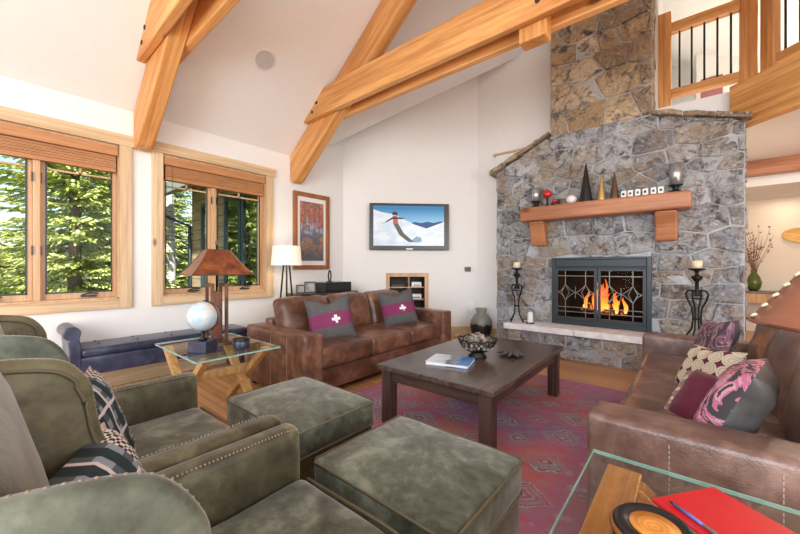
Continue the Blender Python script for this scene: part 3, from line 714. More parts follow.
vs = [(x, -.04+.09*abs(x), z) for x, z in out_]+[(x, -.02, z) for x, z in inn_]+[(x, .02, z) for x, z in out_]+[(x, .02, z) for x, z in inn_]
fs = []
for i in range(n):
    j = (i+1) % n; fs += [(i, j, n+j, n+i), (2*n+i, 3*n+i, 3*n+j, 2*n+j), (i, 2*n+i, 2*n+j, j), (n+i, n+j, 3*n+j, 3*n+i)]
m.add(vs, fs); tag(m.build('leaf_sculpture', wood('gold_carving', (.70, .40, .08), (.46, .22, .03), 'x', 2), loc=(1.74, 9.56, 1.80), rot=(0, .12, 0)), 'golden leaf-shaped wood carving on the beige hall wall', 'wall art')
def downlight(x, y, z, label, e=22):
    r = thing('recessed_light', label, 'ceiling light', (x, y, z-.001)); MB().lathe([(.075, -.006), (.085, 0), (.055, 0)], 20).build('trim_ring', M['white'], r, True)
    MB().lathe([(.053, -.004), (.053, -.001), (0, -.001)], 20).build('lamp_lens', emit('warm_lens', (1, .8, .55), 4), r)
    light('spot', 'AREA', (x, y, z-.02), (0, 0, 0), e, (1, .82, .62), shape='DISK', size=.12).parent = None
downlight(1.36, 9.2, 2.55, 'small recessed downlight in the low hall ceiling', 5)
downlight(2.4, 6.8, 2.93, 'recessed downlight under the loft floor', 30)
downlight(1.2, 4.9+1.6, 2.93, 'recessed downlight behind the stonework under the loft', 22)
light('loft_fill', 'AREA', (1.3, 7.1, 4.45), (0, 0, 0), 85, (1, .86, .68), shape='DISK', size=.4)  # added light with no fixture, brightens the loft

# ------------------------------------------------------------------ TV, niche, wall things
tv = thing('television', 'flat black television showing a skier, on the angled wall', 'television'); tv.matrix_world = TVM @ Matrix.Translation((1.166, .06, 1.96)) @ Matrix.Rotation(0, 4, 'Z')
# TVM mirrors (s,n) so build the TV with a proper rotation instead
tv.matrix_world = Matrix.Translation(tvp(1.166, .06, 1.96)) @ Matrix.Rotation(PI/4, 4, 'Z')   # local x along wall, local -y into the room
MB().box(-.705, .705, -.045, 0, -.41, .41).build('case', M['black'], tv, bevel=.008)
MB().box(-.30, .30, .001, .059, -.2, .2).build('wall_bracket', M['iron'], tv)
def em2(n, c): return emit(n, c, 1.0)
def flat(name, pts, y, mat):
    MB().prism(pts[::-1] if area(pts) < 0 else pts, 'y', y, y-.0006).build(name, mat, scr)
t = NT('screen_sky'); z = t.sep(t.coord('Object'))[2]; t.set(t.p, 'Emission Color', t.ramp(t.math('MULTIPLY_ADD', z, 1.6, .5), [(.55, (.25, .58, .82)), (1.0, (.02, .22, .48))])); t.p.inputs['Emission Strength'].default_value = 1.0
scr = MB().box(-.635, .615, -.0475, -.0455, -.335, .365).build('screen', t.fin((0, 0, 0), .2), tv)
t = NT('screen_snow'); nz = t.noise(t.coord('Object', (1, 1, 2)), 4, 5); t.set(t.p, 'Emission Color', t.ramp(nz, [(.3, (.55, .66, .80)), (.6, (.86, .87, .90))])); t.p.inputs['Emission Strength'].default_value = 1.0
snow = t.fin((0, 0, 0), .2)
flat('screen_mountain', [(-.05, .05), (.10, .085), (.20, .065), (.32, .09), (.42, .07), (.55, .10), (.615, .09), (.615, -.05), (-.05, -.05)], -.048, em2('far_mountain', (.05, .12, .26)))
flat('screen_snow', [(-.635, .30), (-.50, .25), (-.30, .22), (-.10, .13), (.08, .04), (.30, -.03), (.46, .03), (.615, .09), (.615, -.335), (-.635, -.335)], -.0488, snow)
flat('skier_body', [(-.30, .19), (-.22, .19), (-.20, .05), (-.29, .05)], -.0496, em2('skier_red', (.62, .13, .10)))
flat('skier_arms', [(-.42, .09), (-.30, .165), (-.22, .165), (-.09, .15), (-.09, .135), (-.22, .13), (-.30, .13), (-.41, .07)], -.0500, em2('skier_dark', (.05, .05, .06)))
flat('skier_legs', [(-.29, .05), (-.20, .05), (-.10, -.12), (.08, -.27), (-.02, -.27), (-.18, -.15)], -.0496, em2('skier_grey', (.14, .14, .12)))
flat('skier_head', [(-.30, .20), (-.31, .24), (-.26, .27), (-.21, .24), (-.22, .20)], -.0500, em2('skier_hat', (.05, .04, .04)))
flat('snow_spray', [(.0, -.27), (.12, -.17), (.20, -.19), (.22, -.26), (.12, -.28)], -.0494, em2('spray_blue', (.32, .45, .60)))
flat('pole_trace', [(-.49, .05), (-.41, .085), (-.41, .078), (-.49, .042)], -.0500, em2('pole_dark', (.2, .2, .22)))
MB().box(-.06, .06, -.052, -.0455, -.40, -.385).build('badge', M['silver'], tv)
nf = thing('niche_frame', 'pine-framed wall niche below the television with a middle shelf', 'niche'); nf.matrix_world = Matrix.Translation(tvp(1.135, 0, .775)) @ Matrix.Rotation(PI/4, 4, 'Z')
m = MB(); a, b = -.335, .335
m.box(a-.045, a+.02, -.025, -.001, -.37, .37).box(b-.02, b+.045, -.025, -.001, -.37, .37).box(a+.02, b-.02, -.025, -.001, .30, .37).box(a+.02, b-.02, -.025, -.001, -.37, -.31); m.build('casing', M['sash'], nf, bevel=.003)
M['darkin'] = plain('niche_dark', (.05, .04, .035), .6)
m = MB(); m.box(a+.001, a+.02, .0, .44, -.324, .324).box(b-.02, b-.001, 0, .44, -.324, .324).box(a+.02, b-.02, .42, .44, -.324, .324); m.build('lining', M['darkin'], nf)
m = MB(); 
for z in (.10, -.12): m.box(a+.021, b-.021, .03, .40, z, z+.018)
m.box(.03, .045, .03, .40, -.324, .30); m.build('shelf', M['sash'], nf)
def nb(x, y, z, label):
    r = thing('router_box', label, 'box', (0, 0, 0), 0, 'white boxes in the wall niche'); r.matrix_world = nf.matrix_world @ Matrix.Translation((x, y, z))
    MB().box(-.09, .09, -.06, .06, 0, .085).build('case', M['white'], r, bevel=.008); MB().box(-.06, .06, -.062, -.059, .02, .035).build('slot', M['black'], r)
nb(.18, .13, .1185, 'white plastic box on the upper niche shelf'); nb(.18, .13, -.1015, 'white plastic box on the lower niche shelf')
r = thing('media_player', 'black media player inside the niche', 'media player'); r.matrix_world = nf.matrix_world @ Matrix.Translation((-.16, .16, .1185))
MB().box(-.12, .12, -.09, .09, 0, .05).build('case', M['black'], r, bevel=.004); MB().box(-.05, .05, -.092, -.089, .015, .03).build('display', M['steel'], r)
def wallthing(name, s_, z, w_, h_, d_, mat, label, cat):
    o = MB().box(-w_/2, w_/2, -d_, -.0005, -h_/2, h_/2).build(name, mat, bevel=.004); o.matrix_world = Matrix.Translation(tvp(s_, 0, z)) @ Matrix.Rotation(PI/4, 4, 'Z'); return tag(o, label, cat)
wallthing('thermostat', 2.24, 1.21, .11, .085, .02, M['black'], 'small square black thermostat on the angled wall', 'thermostat')
wallthing('wall_outlet', 2.30, .52, .12, .2, .03, M['white'], 'white outlet with adapter low beside the floor vase', 'outlet')
o = MB().box(-.04, .04, -.012, -.0005, -.06, .06).build('light_switch', M['white'], bevel=.003, loc=(-2.60, YW, 1.78)); tag(o, 'white switch plate on the narrow wall left of the stonework', 'switch')

pc = thing('framed_picture', 'wood-framed picture of red autumn aspens on the left wall', 'picture', (XL+.001, 3.34, 1.82))
hw, hh = .345, .61
m = MB(); fw = .07
m.box(0, .04, -hw, -hw+fw, -hh, hh).box(0, .04, hw-fw, hw, -hh, hh).box(0, .04, -hw+fw, hw-fw, -hh, -hh+fw).box(0, .04, -hw+fw, hw-fw, hh-fw, hh)
m.build('frame', wood('cherry_frame', (.34, .13, .05), (.22, .075, .03), 'z', 2), pc, bevel=.008)
MB().box(.004, .014, -hw+fw, hw-fw, -hh+fw, hh-fw).build('mat_board', M['white'], pc)
t = NT('aspen_print'); v = t.coord('Object'); s_ = t.sep(v)
fol = t.noise(v, 22, 6, .7); hgt = t.math('MULTIPLY_ADD', s_[2], 1.0, .5); 
col = t.ramp(t.math('ADD', hgt, t.math('MULTIPLY_ADD', t.noise(v, 6, 4), .5, -.25)), [(.12, (.10, .12, .16)), (.3, (.36, .20, .12)), (.42, (.10, .13, .20)), (.55, (.38, .44, .55)), (.68, (.45, .14, .09)), (.9, (.50, .22, .16))])
col = t.mix(t.ramp(fol, [(.48, (0, 0, 0)), (.56, (.7, .7, .7))]), col, (.10, .07, .06))
tr = t.n('ShaderNodeTexWave', {'wave_type': 'BANDS', 'bands_direction': 'Y'}, Vector=v, Scale=3.3, Distortion=1.5, Detail=2).outputs[0]
col = t.mix(t.ramp(tr, [(.86, (0, 0, 0)), (.95, (.8, .8, .8))]), col, (.16, .13, .13))
MB().box(.0145, .016, -hw+fw+.055, hw-fw-.045, -hh+fw+.07, hh-fw-.07).build('print', t.fin(col, .4), pc)
# ceiling speaker on the left slope
x, y = -3.22, 1.75
dv = Vector(((265-400)/345*.7655-.6434, (265-400)/345*.6434+.7655, (267-60)/345)); k_ = (ZE+.75*4.68-1.25)/(dv.z-.75*dv.x); pnt = Vector((0, 0, 1.25))+dv*k_
r = thing('ceiling_speaker', 'round white speaker grille in the sloping ceiling between trusses', 'speaker', tuple(pnt), rot=(0, -math.atan(.75), 0))
MB().lathe([(.105, -.001), (.13, -.004), (.135, -.001)], 32).build('rim', M['white'], r, True)
MB().lathe([(.108, -.006), (.108, -.002), (0, -.002)], 32).build('grille', plain('speaker_grille', (.52, .53, .53), .6), r)

# ------------------------------------------------------------------ RUG
t = NT('oriental_rug'); v = t.coord('Object'); s_ = t.sep(v)
big = t.noise(v, 1.1, 3, .5); fine = t.noise(v, 60, 3, .7); wear = t.noise(t.coord('Object', (1, 5, 1)), 5, 5, .7)
base = t.ramp(big, [(.38, (.27, .14, .31)), (.46, (.43, .12, .25)), (.54, (.52, .11, .15)), (.64, (.58, .20, .14))])
wv = t.coord('Object', (1, 1, 1), (0, 0, 0))
wob = t.noise(v, 10, 4, .7)
def lattice(cx, cy, ox, oy):
    fu = t.math('ABSOLUTE', t.math('SUBTRACT', t.math('FRACT', t.math('MULTIPLY_ADD', s_[0], cx, ox)), .5)); fv = t.math('ABSOLUTE', t.math('SUBTRACT', t.math('FRACT', t.math('MULTIPLY_ADD', s_[1], cy, oy)), .5))
    return t.math('ADD', t.math('ADD', fu, fv), t.math('MULTIPLY_ADD', wob, .30, -.15))
dA = lattice(2.0, 2.5, 0, 0); dB = lattice(2.0, 2.5, .5, .5)
K0, K1 = (0, 0, 0), (1, 1, 1)
def medal(d): return t.ramp(d, [(.0, (.50, .44, .42)), (.05, (.10, .08, .11)), (.10, (.36, .38, .43)), (.17, (.30, .10, .16)), (.20, (.30, .32, .37)), (.28, (.09, .08, .11)), (.305, (.50, .47, .48)), (.33, (.5, .47, .48))], 'CONSTANT')
mA = t.ramp(dA, [(.335, K1), (.345, K0)]); mB = t.ramp(dB, [(.215, K1), (.225, K0)])
col = t.mix(t.math('MULTIPLY', t.ramp(t.vor(v, 12, 'F1', 0, 'CHEBYCHEV'), [(.24, K1), (.36, K0)]), .72), base, (.27, .25, .31))
col = t.mix(t.math('MULTIPLY', mA, .82), col, medal(dA)); col = t.mix(t.math('MULTIPLY', mB, .75), col, medal(dB))
fade = t.noise(v, 2.2, 4, .6); col = t.mix(t.ramp(fade, [(.46, K0), (.62, (.7, .7, .7))]), col, base)
col = t.mix(t.ramp(wear, [(.46, (0, 0, 0)), (.66, (.65, .65, .65))]), col, (.30, .26, .31))
bx = t.math('ABSOLUTE', s_[0]); by = t.math('ABSOLUTE', s_[1])
edge = t.math('MAXIMUM', t.math('SUBTRACT', bx, 1.10-.26), t.math('SUBTRACT', by, 1.61-.26))
bm = t.ramp(edge, [(.0, (0, 0, 0)), (.01, (1, 1, 1))]); bcol = t.mix(t.ramp(t.vor(v, 9, 'F1', 0, 'MANHATTAN'), [(.3, (0, 0, 0)), (.4, (1, 1, 1))]), (.36, .34, .40), (.40, .14, .26))
col = t.mix(t.math('MULTIPLY', bm, .6), col, bcol)
col = t.mix(t.math('MULTIPLY', fine, .3), col, (.20, .16, .17))
t.bump(fine, .4, .004)
tag(MB().box(-1.10, 1.10, -1.61, 1.61, 0, .011).build('area_rug', t.fin(col, .95), loc=(-1.455, 2.47, .0005), bevel=.003), 'faded red and purple oriental rug under the coffee table', 'rug')

# ------------------------------------------------------------------ SOFAS
def make_sofa(label, loc, rz, mat, topm, worn=None):
    r = thing('leather_sofa', label, 'sofa', loc, rz, 'brown leather sofas'); Wd = 1.23; AW = .21
    MB().rbox((0, -.02, .165), (2*Wd-2*AW-.004, .98, .21), .02, 4).build('base', mat, r, True)
    MB().rbox((0, -.48, .38), (2*Wd-2*AW-.004, .12, .60), .03, 4).build('back_frame', mat, r, True)
    for sx in (-1, 1):
        MB().rbox((sx*(Wd-AW/2), 0, .335), (AW, 1.08, .59), .028, 6, (.004, .004, .006)).build('arm', mat, r, True)
        for k in (-1, 1): pass
        MB().box(sx*(Wd-.06)-.03, sx*(Wd-.06)+.03, .42, .48, 0, .038).build('foot', M['tablew'], r); MB().box(sx*(Wd-.06)-.03, sx*(Wd-.06)+.03, -.5, -.44, 0, .038).build('foot', M['tablew'], r)
    cw = (2*Wd-2*AW)/3
    for k in (-1, 0, 1):
        MB().rbox((k*cw, .075, .375), (cw-.008, .87, .20), .045, 8, (.0, .012, .03), .003, k+2).build('seat_cushion', mat, r, True)
        MB().rbox((k*cw, -.285, .67), (cw-.012, .21, .46), .07, 8, (.0, .045, .012), .005, k+7, shear=-.22).build('back_cushion', mat, r, True)
    for sx in (-1, 1):
        for y in (.26, -.03):
            m = MB()
            for e in range(26): z = .07+e*.02; m.box(sx*(Wd+.0035)-.0012, sx*(Wd+.0035)+.0012, y-.0015, y+.0015, z, z+.012)
            m.build('arm_stitching', M['stitch'], r)
    return r
M['stitch'] = plain('pale_thread', (.42, .36, .32), .7)
s1 = make_sofa('brown leather three-seat sofa below the television', (-3.145, 3.02, 0), -PI/2, M['leather'], None)
s2 = make_sofa('grey-brown leather sofa on the right with four patterned pillows', (.20, 2.87, 0), PI/2, M['leather2'], None)

def pillow_thing(name, label, mat, c, face, w_=.48, h_=.48, th=.17, tilt=.3, roll=0, parts=None, group=None, dent=.0, mat2=None):
    """face: world direction angle the front looks at; local +y is the front"""
    r = thing(name, label, 'pillow', (0, 0, 0), 0, group)
    r.matrix_world = Matrix.Translation(c) @ Matrix.Rotation(face-PI/2, 4, 'Z') @ Matrix.Rotation(tilt, 4, 'X') @ Matrix.Rotation(roll, 4, 'Y')
    o = MB().pillow(w_, h_, th, dent=dent).build('pillow_cover', mat, r, True)
    if mat2:
        o.data.materials.append(mat2)
        for p in o.data.polygons:
            if p.center.y < 0: p.material_index = 1
    if parts: parts(r)
    return r
def cross_material(name, band_lo, band_hi):
    t = NT(name); v = t.coord('Object'); z = t.sep(v)[2]; nz = t.noise(v, 120, 2)
    grey = t.ramp(nz, [(.3, (.065, .064, .066)), (.7, (.12, .117, .12))]); bur = t.ramp(nz, [(.3, (.16, .02, .075)), (.7, (.25, .04, .13))])
    a = t.math('MULTIPLY', t.math('GREATER_THAN', z, band_lo), t.math('LESS_THAN', z, band_hi)); return t.fin(t.mix(a, grey, bur), .95)
M['xp'] = cross_material('grey_felt_burgundy', -.09, .06)
def cross_parts(cx):
    def f(r):
        m = MB(); a, b = .045, .016; y = .086
        m.box(cx-a, cx+a, y-.012, y+.003, -.015-b, -.015+b).box(cx-b, cx+b, y-.012, y+.003, -.015-a, -.015+a); m.build('white_cross', M['white'], r, bevel=.002)
        n = 12; pts = [(.24*(1-.06*(1-(z/12*2-1)**2)), 0, (z/12*2-1)*.24) for z in range(13)]
        MB().tube(pts, .006, 6).build('edge_piping', M['white'], r, True)
    return f
M['xp2'] = M['xp']
pillow_thing('throw_pillow', 'grey pillow with burgundy band and white cross, nearer the pyramid-shade lamp', M['xp'], (-3.02, 2.41, .675), -.55, .5, .5, tilt=.30, roll=.14, dent=.06, parts=cross_parts(-.045), group='white cross pillows')
pillow_thing('throw_pillow', 'grey pillow with burgundy band and white cross, on the television end of the sofa', M['xp'], (-3.02, 3.56, .69), -.55, .5, .5, tilt=.30, roll=.12, dent=.05, parts=cross_parts(-.03), group='white cross pillows')
# pillows of the right sofa
t = NT('crochet_rosettes'); v = t.coord('Object', (1, 1, 1)); gx = t.sep(v)
sc = 12.5
fx = t.math('SUBTRACT', t.math('FRACT', t.math('ADD', t.math('MULTIPLY', gx[0], sc), .5)), .5); fz = t.math('SUBTRACT', t.math('FRACT', t.math('ADD', t.math('MULTIPLY', gx[2], sc), .5)), .5)
d2 = t.math('SQRT', t.math('ADD', t.math('MULTIPLY', fx, fx), t.math('MULTIPLY', fz, fz)))
msk = t.ramp(d2, [(.49, (1, 1, 1)), (.53, (0, 0, 0))]); rg = t.math('FRACT', t.math('MULTIPLY', d2, 5.5)); cr = t.ramp(rg, [(.0, (.45, .38, .28)), (.5, (.72, .66, .53)), (1, (.5, .43, .32))])
t.bump(rg, .6, .006); M['crochet'] = t.fin(t.mix(msk, (.12, .02, .035), cr), .95)
def floral(name, dark, c1, c2, sc_=9):
    t = NT(name); v = t.coord('Object', (1, 1, .6), (0, .6, 0)); n = t.noise(v, sc_, 3, .5, 2.2)
    return t.fin(t.ramp(n, [(.36, dark), (.44, c1), (.49, c2), (.54, dark), (.60, c1), (.66, (.42, .36, .30))], 'CONSTANT'), .8)
M['floral'] = floral('mauve_floral', (.055, .05, .06), (.24, .09, .16), (.33, .24, .25)); M['leaf'] = floral('pink_leaf', (.05, .047, .05), (.50, .16, .27), (.62, .33, .40), 7)
M['velvet'] = plain('burgundy_velvet', (.12, .006, .03), .75, Sheen_Weight=.12)
t = NT('cream_lace'); v = t.coord(); n = t.vor(v, 38); t.bump(n, .8, .006); M['lace'] = t.fin(t.ramp(n, [(.2, (.68, .60, .50)), (.5, (.25, .16, .14))]), .95)
M['charcoal'] = leather('charcoal_hide', (.035, .034, .034), (.065, .062, .060), (.10, .097, .095), .5)
pillow_thing('throw_pillow', 'mauve and charcoal floral pillow behind the cream crochet one', M['floral'], (.13, 3.30, .70), PI+.35, .38, .38, .13, .35, .15, dent=.03)
pillow_thing('throw_pillow', 'cream crochet rosette pillow over burgundy, leaning in the far seat', M['crochet'], (.085, 2.80, .62), PI+.60, .36, .31, .14, .5, .10, dent=.02)
def lace_parts(r): MB().rbox((.17, .0, 0), (.07, .10, .30), .03, 6).build('lace_border', M['lace'], r, True)
pillow_thing('throw_pillow', 'burgundy velvet pillow with a cream lace border behind the near arm', M['velvet'], (.085, 2.24, .585), PI+.65, .38, .30, .14, .6, .05, parts=lambda r: MB().rbox((.17, .0, 0), (.06, .09, .27), .03, 6).build('lace_border', M['lace'], r, True))
pillow_thing('throw_pillow', 'charcoal pillow with pink leaves, nearest the lamp with leather shade', M['leaf'], (.15, 2.07, .655), PI-.20, .39, .40, .18, .40, .0, mat2=M['charcoal'])

# ------------------------------------------------------------------ COFFEE TABLE
cf = thing('coffee_table', 'large dark worn wooden coffee table on the rug', 'coffee table', (-1.425, 2.785, .012), .01)
hx, hy = .495, .80
MB().box(-hx, hx, -hy, hy, .43, .468).build('tabletop', M['tablew'], cf, bevel=.006)
m = MB(); m.box(-hx+.06, hx-.06, -hy+.05, -hy+.08, .34, .429).box(-hx+.06, hx-.06, hy-.08, hy-.05, .34, .429).box(-hx+.05, -hx+.08, -hy+.06, hy-.06, .34, .429).box(hx-.08, hx-.05, -hy+.06, hy-.06, .34, .429)
m.build('apron', M['tablew_x'], cf)
for sx in (-1, 1):
    for sy in (-1, 1): MB().box(sx*(hx-.075)-.045, sx*(hx-.075)+.045, sy*(hy-.075)-.045, sy*(hy-.075)+.045, 0, .4295).build('leg', M['tablew_z'], cf, bevel=.006)
t = NT('book_cover'); v = t.coord('Object'); s_ = t.sep(v); f = t.math('ADD', t.math('MULTIPLY_ADD', s_[0], 2.4, .5), t.math('MULTIPLY_ADD', t.noise(v, 9, 4), .5, -.25))
M['cover'] = t.fin(t.ramp(f, [(.2, (.60, .66, .74)), (.42, (.42, .52, .62)), (.5, (.05, .06, .06)), (.62, (.06, .09, .12)), (.72, (.05, .18, .45)), (.9, (.10, .28, .60))]), .2)
bk = thing('picture_book', 'blue and white landscape picture book on the coffee table', 'book', (-1.475, 2.39, .4805), .27)
MB().box(-.165, .165, -.125, .125, .004, .022).build('pages', M['white'], bk); m = MB(); m.box(-.17, .17, -.13, .13, 0, .0035).box(-.17, .17, -.13, .13, .0225, .026).build('cover', M['cover'], bk)
bw = thing('wire_bowl', 'dark openwork metal bowl filled with potpourri on the coffee table', 'bowl', (-1.40, 2.70, .4805))
m = MB(); nseg = 22
MB().lathe([(.075, 0), (.08, .008), (.055, .03), (.06, .05)], 24).build('foot', M['iron'], bw, True)
for k in range(nseg):
    for sg in (-1, 1):
        pts = []
        for i in range(7): f_ = i/6; rr_ = .058+.105*f_**.8+.012*math.sin(f_*PI); a = 2*PI*k/nseg+sg*f_*.55; pts.append((rr_*math.cos(a), rr_*math.sin(a), .045+.105*f_**1.2))
        m.tube(pts, .0035, 5)
m.tube([(.165*math.cos(q*PI/20), .165*math.sin(q*PI/20), .152+.008*math.sin(q*1.6)) for q in range(40)], .006, 6, True); m.build('wire_basket', M['iron'], bw, True)
M['potp'] = None
t = NT('potpourri'); isl = t.n('ShaderNodeNewGeometry').outputs['Random Per Island']; M['potp'] = t.fin(t.ramp(isl, [(0, (.08, .06, .055)), (.3, (.22, .17, .14)), (.55, (.34, .32, .26)), (.75, (.12, .10, .10)), (.9, (.55, .42, .36)), (1, (.45, .48, .38))]), .8)
m = MB(); rnd = random.Random(2)
for k in range(220):
    a = rnd.uniform(0, 2*PI); q = .135*math.sqrt(rnd.random()); m.ball((q*math.cos(a), q*math.sin(a), .085+.075*(1-(q/.135)**2)*rnd.random()+.05*(1-q/.135)), rnd.uniform(.008, .022), 7, 5, (1, rnd.uniform(.5, 1), rnd.uniform(.5, 1)))
o = m.build('potpourri', M['potp'], bw, True); o['kind'] = 'stuff'
m = MB(); rnd = random.Random(12)
for k in range(9):
    a = k*2*PI/9; m.tube([(0, 0, .012), (.05*math.cos(a), .05*math.sin(a), .03), (.12*math.cos(a), .12*math.sin(a), .015)], [.010, .022, .003], 6)
tag(m.build('dried_pod', plain('dry_pod', (.06, .055, .055), .7), smooth=True, loc=(-1.19, 2.93, .4805)), 'dark dried star-shaped pod beside the wire bowl', 'ornament')

# ------------------------------------------------------------------ ARMCHAIRS AND OTTOMANS
def nails(mb, pts, step, r_):
    acc = 0
    for p, q in zip(pts, pts[1:]):
        p = Vector(p); q = Vector(q); L_ = (q-p).length; d_ = step-acc
        while d_ <= L_: c = p+(q-p)*(d_/L_); mb.ball(tuple(c), r_, 7, 5); d_ += step
        acc = (acc+L_) % step
def make_chair(label, x):
    r = thing('wingback_armchair', label, 'armchair', (x, .3, 0), 0, 'green wingback armchairs'); G, B = M['green'], M['greenb']
    MB().rbox((0, .03, .21), (.80, .86, .16), .02, 4).build('seat_base', B, r, True)
    MB().rbox((0, .10, .378), (.80, .75, .16), .04, 8, (0, .01, .022), .002, 3).build('seat_cushion', G, r, True)
    m = MB(); yy, xx = .475, .40
    def loop(z, o_): return [(-xx+.03, yy+o_, z), (xx-.03, yy+o_, z), (xx+o_*.2, yy-.03, z), (xx+o_*.2, -.2, z), (-xx, -.2, z), (-xx, yy-.03, z)]
    m.tube([(-xx+.03, yy+.0, .448), (0, yy+.010, .452), (xx-.03, yy+.0, .448)], .006, 6); m.tube([(-xx+.03, yy, .31), (0, yy+.010, .308), (xx-.03, yy, .31)], .006, 6); m.build('cushion_piping', M['pipe'], r, True)
    for sx in (-1, 1):
        a = MB().rbox((sx*.452, .145, .375), (.096, .66, .53), .035, 8, (.006, .01, .0)).build('arm', B, r, True)
        m = MB(); nails(m, [(sx*.412, -.12, .636), (sx*.412, .40, .636), (sx*.412, .455, .628)], .0125, .0036); m.build('nailhead_trim', M['nail'], a, True)
        # wing: curved slab, front edge sweeping from the arm up to a rounded top
        prof = [(-.01, .55), (.02, .62), (-.03, .69), (-.085, .77), (-.125, .85), (-.140, .93), (-.150, .985), (-.185, 1.035), (-.235, 1.055), (-.32, 1.066), (-.42, 1.07), (-.42, .55)]
        # smooth the outline
        sm = []
        N_ = len(prof)
        for i in range(N_):
            p0, p1 = prof[i], prof[(i+1) % N_]
            if i < N_-2 and i > 0:
                pm, pn = prof[i-1], prof[(i+2) % N_]
                for e in range(4):
                    t_ = e/4; t2, t3 = t_*t_, t_**3
                    sm.append(tuple(.5*((2*p0[j])+(-pm[j]+p1[j])*t_+(2*pm[j]-5*p0[j]+4*p1[j]-pn[j])*t2+(-pm[j]+3*p0[j]-3*p1[j]+pn[j])*t3) for j in (0, 1)))
            else: sm.append(p0)
        m = MB(); x0_, x1_ = sx*.316, sx*.356
        def wx(xv, y_): return xv+sx*.05*min(1, max(0, (y_+.42)/.5))-sx*.03
        n = len(sm); cyy = sum(p[0] for p in sm)/n; czz = sum(p[1] for p in sm)/n
        lay = []
        for xv, ins in ((x0_, .022), (x0_+sx*.005, .006), (x0_+sx*.014, 0), (x1_-sx*.014, 0), (x1_-sx*.005, .006), (x1_, .022)):
            ring = []
            for (y_, z_) in sm:
                d_ = Vector((cyy-y_, czz-z_)); d_ = d_.normalized()*ins; ring.append((wx(xv, y_), y_+d_[0], z_+d_[1]))
            lay.append(ring)
        vs = [q for rg_ in lay for q in rg_]; fs = [tuple(range(n)), tuple(range(5*n, 6*n))[::-1]]
        for k in range(5):
            for i in range(n): j = (i+1) % n; fs.append((k*n+i, (k+1)*n+i, (k+1)*n+j, k*n+j))
        if sx < 0: fs = [f_[::-1] for f_ in fs]
        m.add(vs, fs); wg = m.build('wing', G if sx > 0 else B, r, True)
        es = wg.modifiers.new('edge', 'EDGE_SPLIT'); es.split_angle = .9
        m = MB(); rim = [(wx(x0_-sx*.002, y_), y_-.018 if z_ < 1 else y_-.01, z_-(.02 if z_ > .95 else 0)) for (y_, z_) in sm[2:-1]]
        m.tube(rim, .005, 6); m.build('wing_piping', M['pipe'], wg, True)
        m = MB(); rim = [(wx(x0_+sx*.016, y_), y_-(.001 if z_ < 1 else 0), z_-.0015) for (y_, z_) in sm[6:-1]]
        nails(m, rim, .0110, .0028); m.build('nailhead_trim', M['nail'], wg, True)
    MB().rbox((0, -.325, .70), (.66, .14, .80), .05, 8, (0, .05, .015), .003, 9, shear=-.10).build('back_cushion', B, r, True)
    MB().rbox((0, -.42, .60), (.82, .07, .94), .03, 6, (0, .01, .01), shear=-.10).build('back_frame', B, r, True)
    for sx in (-1, 1):
        for y in (.40, -.36): MB().hull([(sx*.40-.018, y-.018, 0), (sx*.40+.018, y-.018, 0), (sx*.40+.018, y+.018, 0), (sx*.40-.018, y+.018, 0)], [(sx*.40-.028, y-.028, .135), (sx*.40+.028, y-.028, .135), (sx*.40+.028, y+.028, .135), (sx*.40-.028, y+.028, .135)]).build('leg', M['tablew'], r)
    return r
c1 = make_chair('green suede wingback armchair on the window side, plaid pillow inside', -1.765)
c2 = dup(c1, loc=(-.74, .3, 0), label='green suede wingback armchair nearest the camera, plaid pillow inside')
def make_ottoman(label, x, y, w_, d_):
    r = thing('ottoman', label, 'ottoman', (x, y, .012), 0, 'green suede ottomans')
    MB().rbox((0, 0, .355), (w_, d_, .15), .028, 10, (.005, .006, .024), .0015, 4).build('cushion', M['green'], r, True)
    MB().rbox((0, 0, .20), (w_-.02, d_-.02, .16), .018, 6).build('base', M['greenb'], r, True)
    m = MB(); hx_, hy_ = w_/2+.001, d_/2+.001
    for z in (.421, .292):
        k_ = .022; m.tube([(-hx_+k_, -hy_, z), (hx_-k_, -hy_, z), (hx_, -hy_+k_, z), (hx_, hy_-k_, z), (hx_-k_, hy_, z), (-hx_+k_, hy_, z), (-hx_, hy_-k_, z), (-hx_, -hy_+k_, z)], .0055, 6, True)
    m.build('piping', M['pipe'], r, True)
    for sx in (-1, 1):
        for sy in (-1, 1): MB().box(sx*(w_/2-.07)-.025, sx*(w_/2-.07)+.025, sy*(d_/2-.07)-.025, sy*(d_/2-.07)+.025, 0, .125).build('leg', M['tablew'], r)
    return r
make_ottoman('square green suede ottoman beside the glass side table', -1.835, 1.225, .74, .57)
make_ottoman('square green suede ottoman in front of the coffee table corner', -.88, 1.165, .68, .58)
# plaid pillows
t = NT('plaid_weave'); v = t.coord('Object'); s_ = t.sep(v)
def band(cc, freq, lo_, hi_, off=0.0):
    f_ = t.math('FRACT', t.math('ADD', t.math('MULTIPLY', cc, freq), off)); return t.math('MULTIPLY', t.math('GREATER_THAN', f_, lo_), t.math('LESS_THAN', f_, hi_))
col = t.mix(band(s_[0], 14, .0, .45), (.012, .028, .035), (.22, .28, .33)); col = t.mix(t.math('MULTIPLY', band(s_[2], 16, .1, .55), .75), col, (.010, .022, .022))
col = t.mix(band(s_[2], 8, .0, .10, .2), col, (.62, .58, .62)); col = t.mix(band(s_[0], 6, .0, .07, .3), col, (.62, .54, .58))
edge_ = t.math('GREATER_THAN', t.math('ABSOLUTE', s_[0]), .135); e2 = t.math('GREATER_THAN', t.math('ABSOLUTE', s_[0]), .20)
chk = t.n('ShaderNodeTexChecker', None, Vector=v, Scale=90).outputs[1]
col = t.mix(edge_, col, t.mix(chk, (.01, .01, .012), (.62, .55, .52))); col = t.mix(e2, col, (.60, .50, .46))
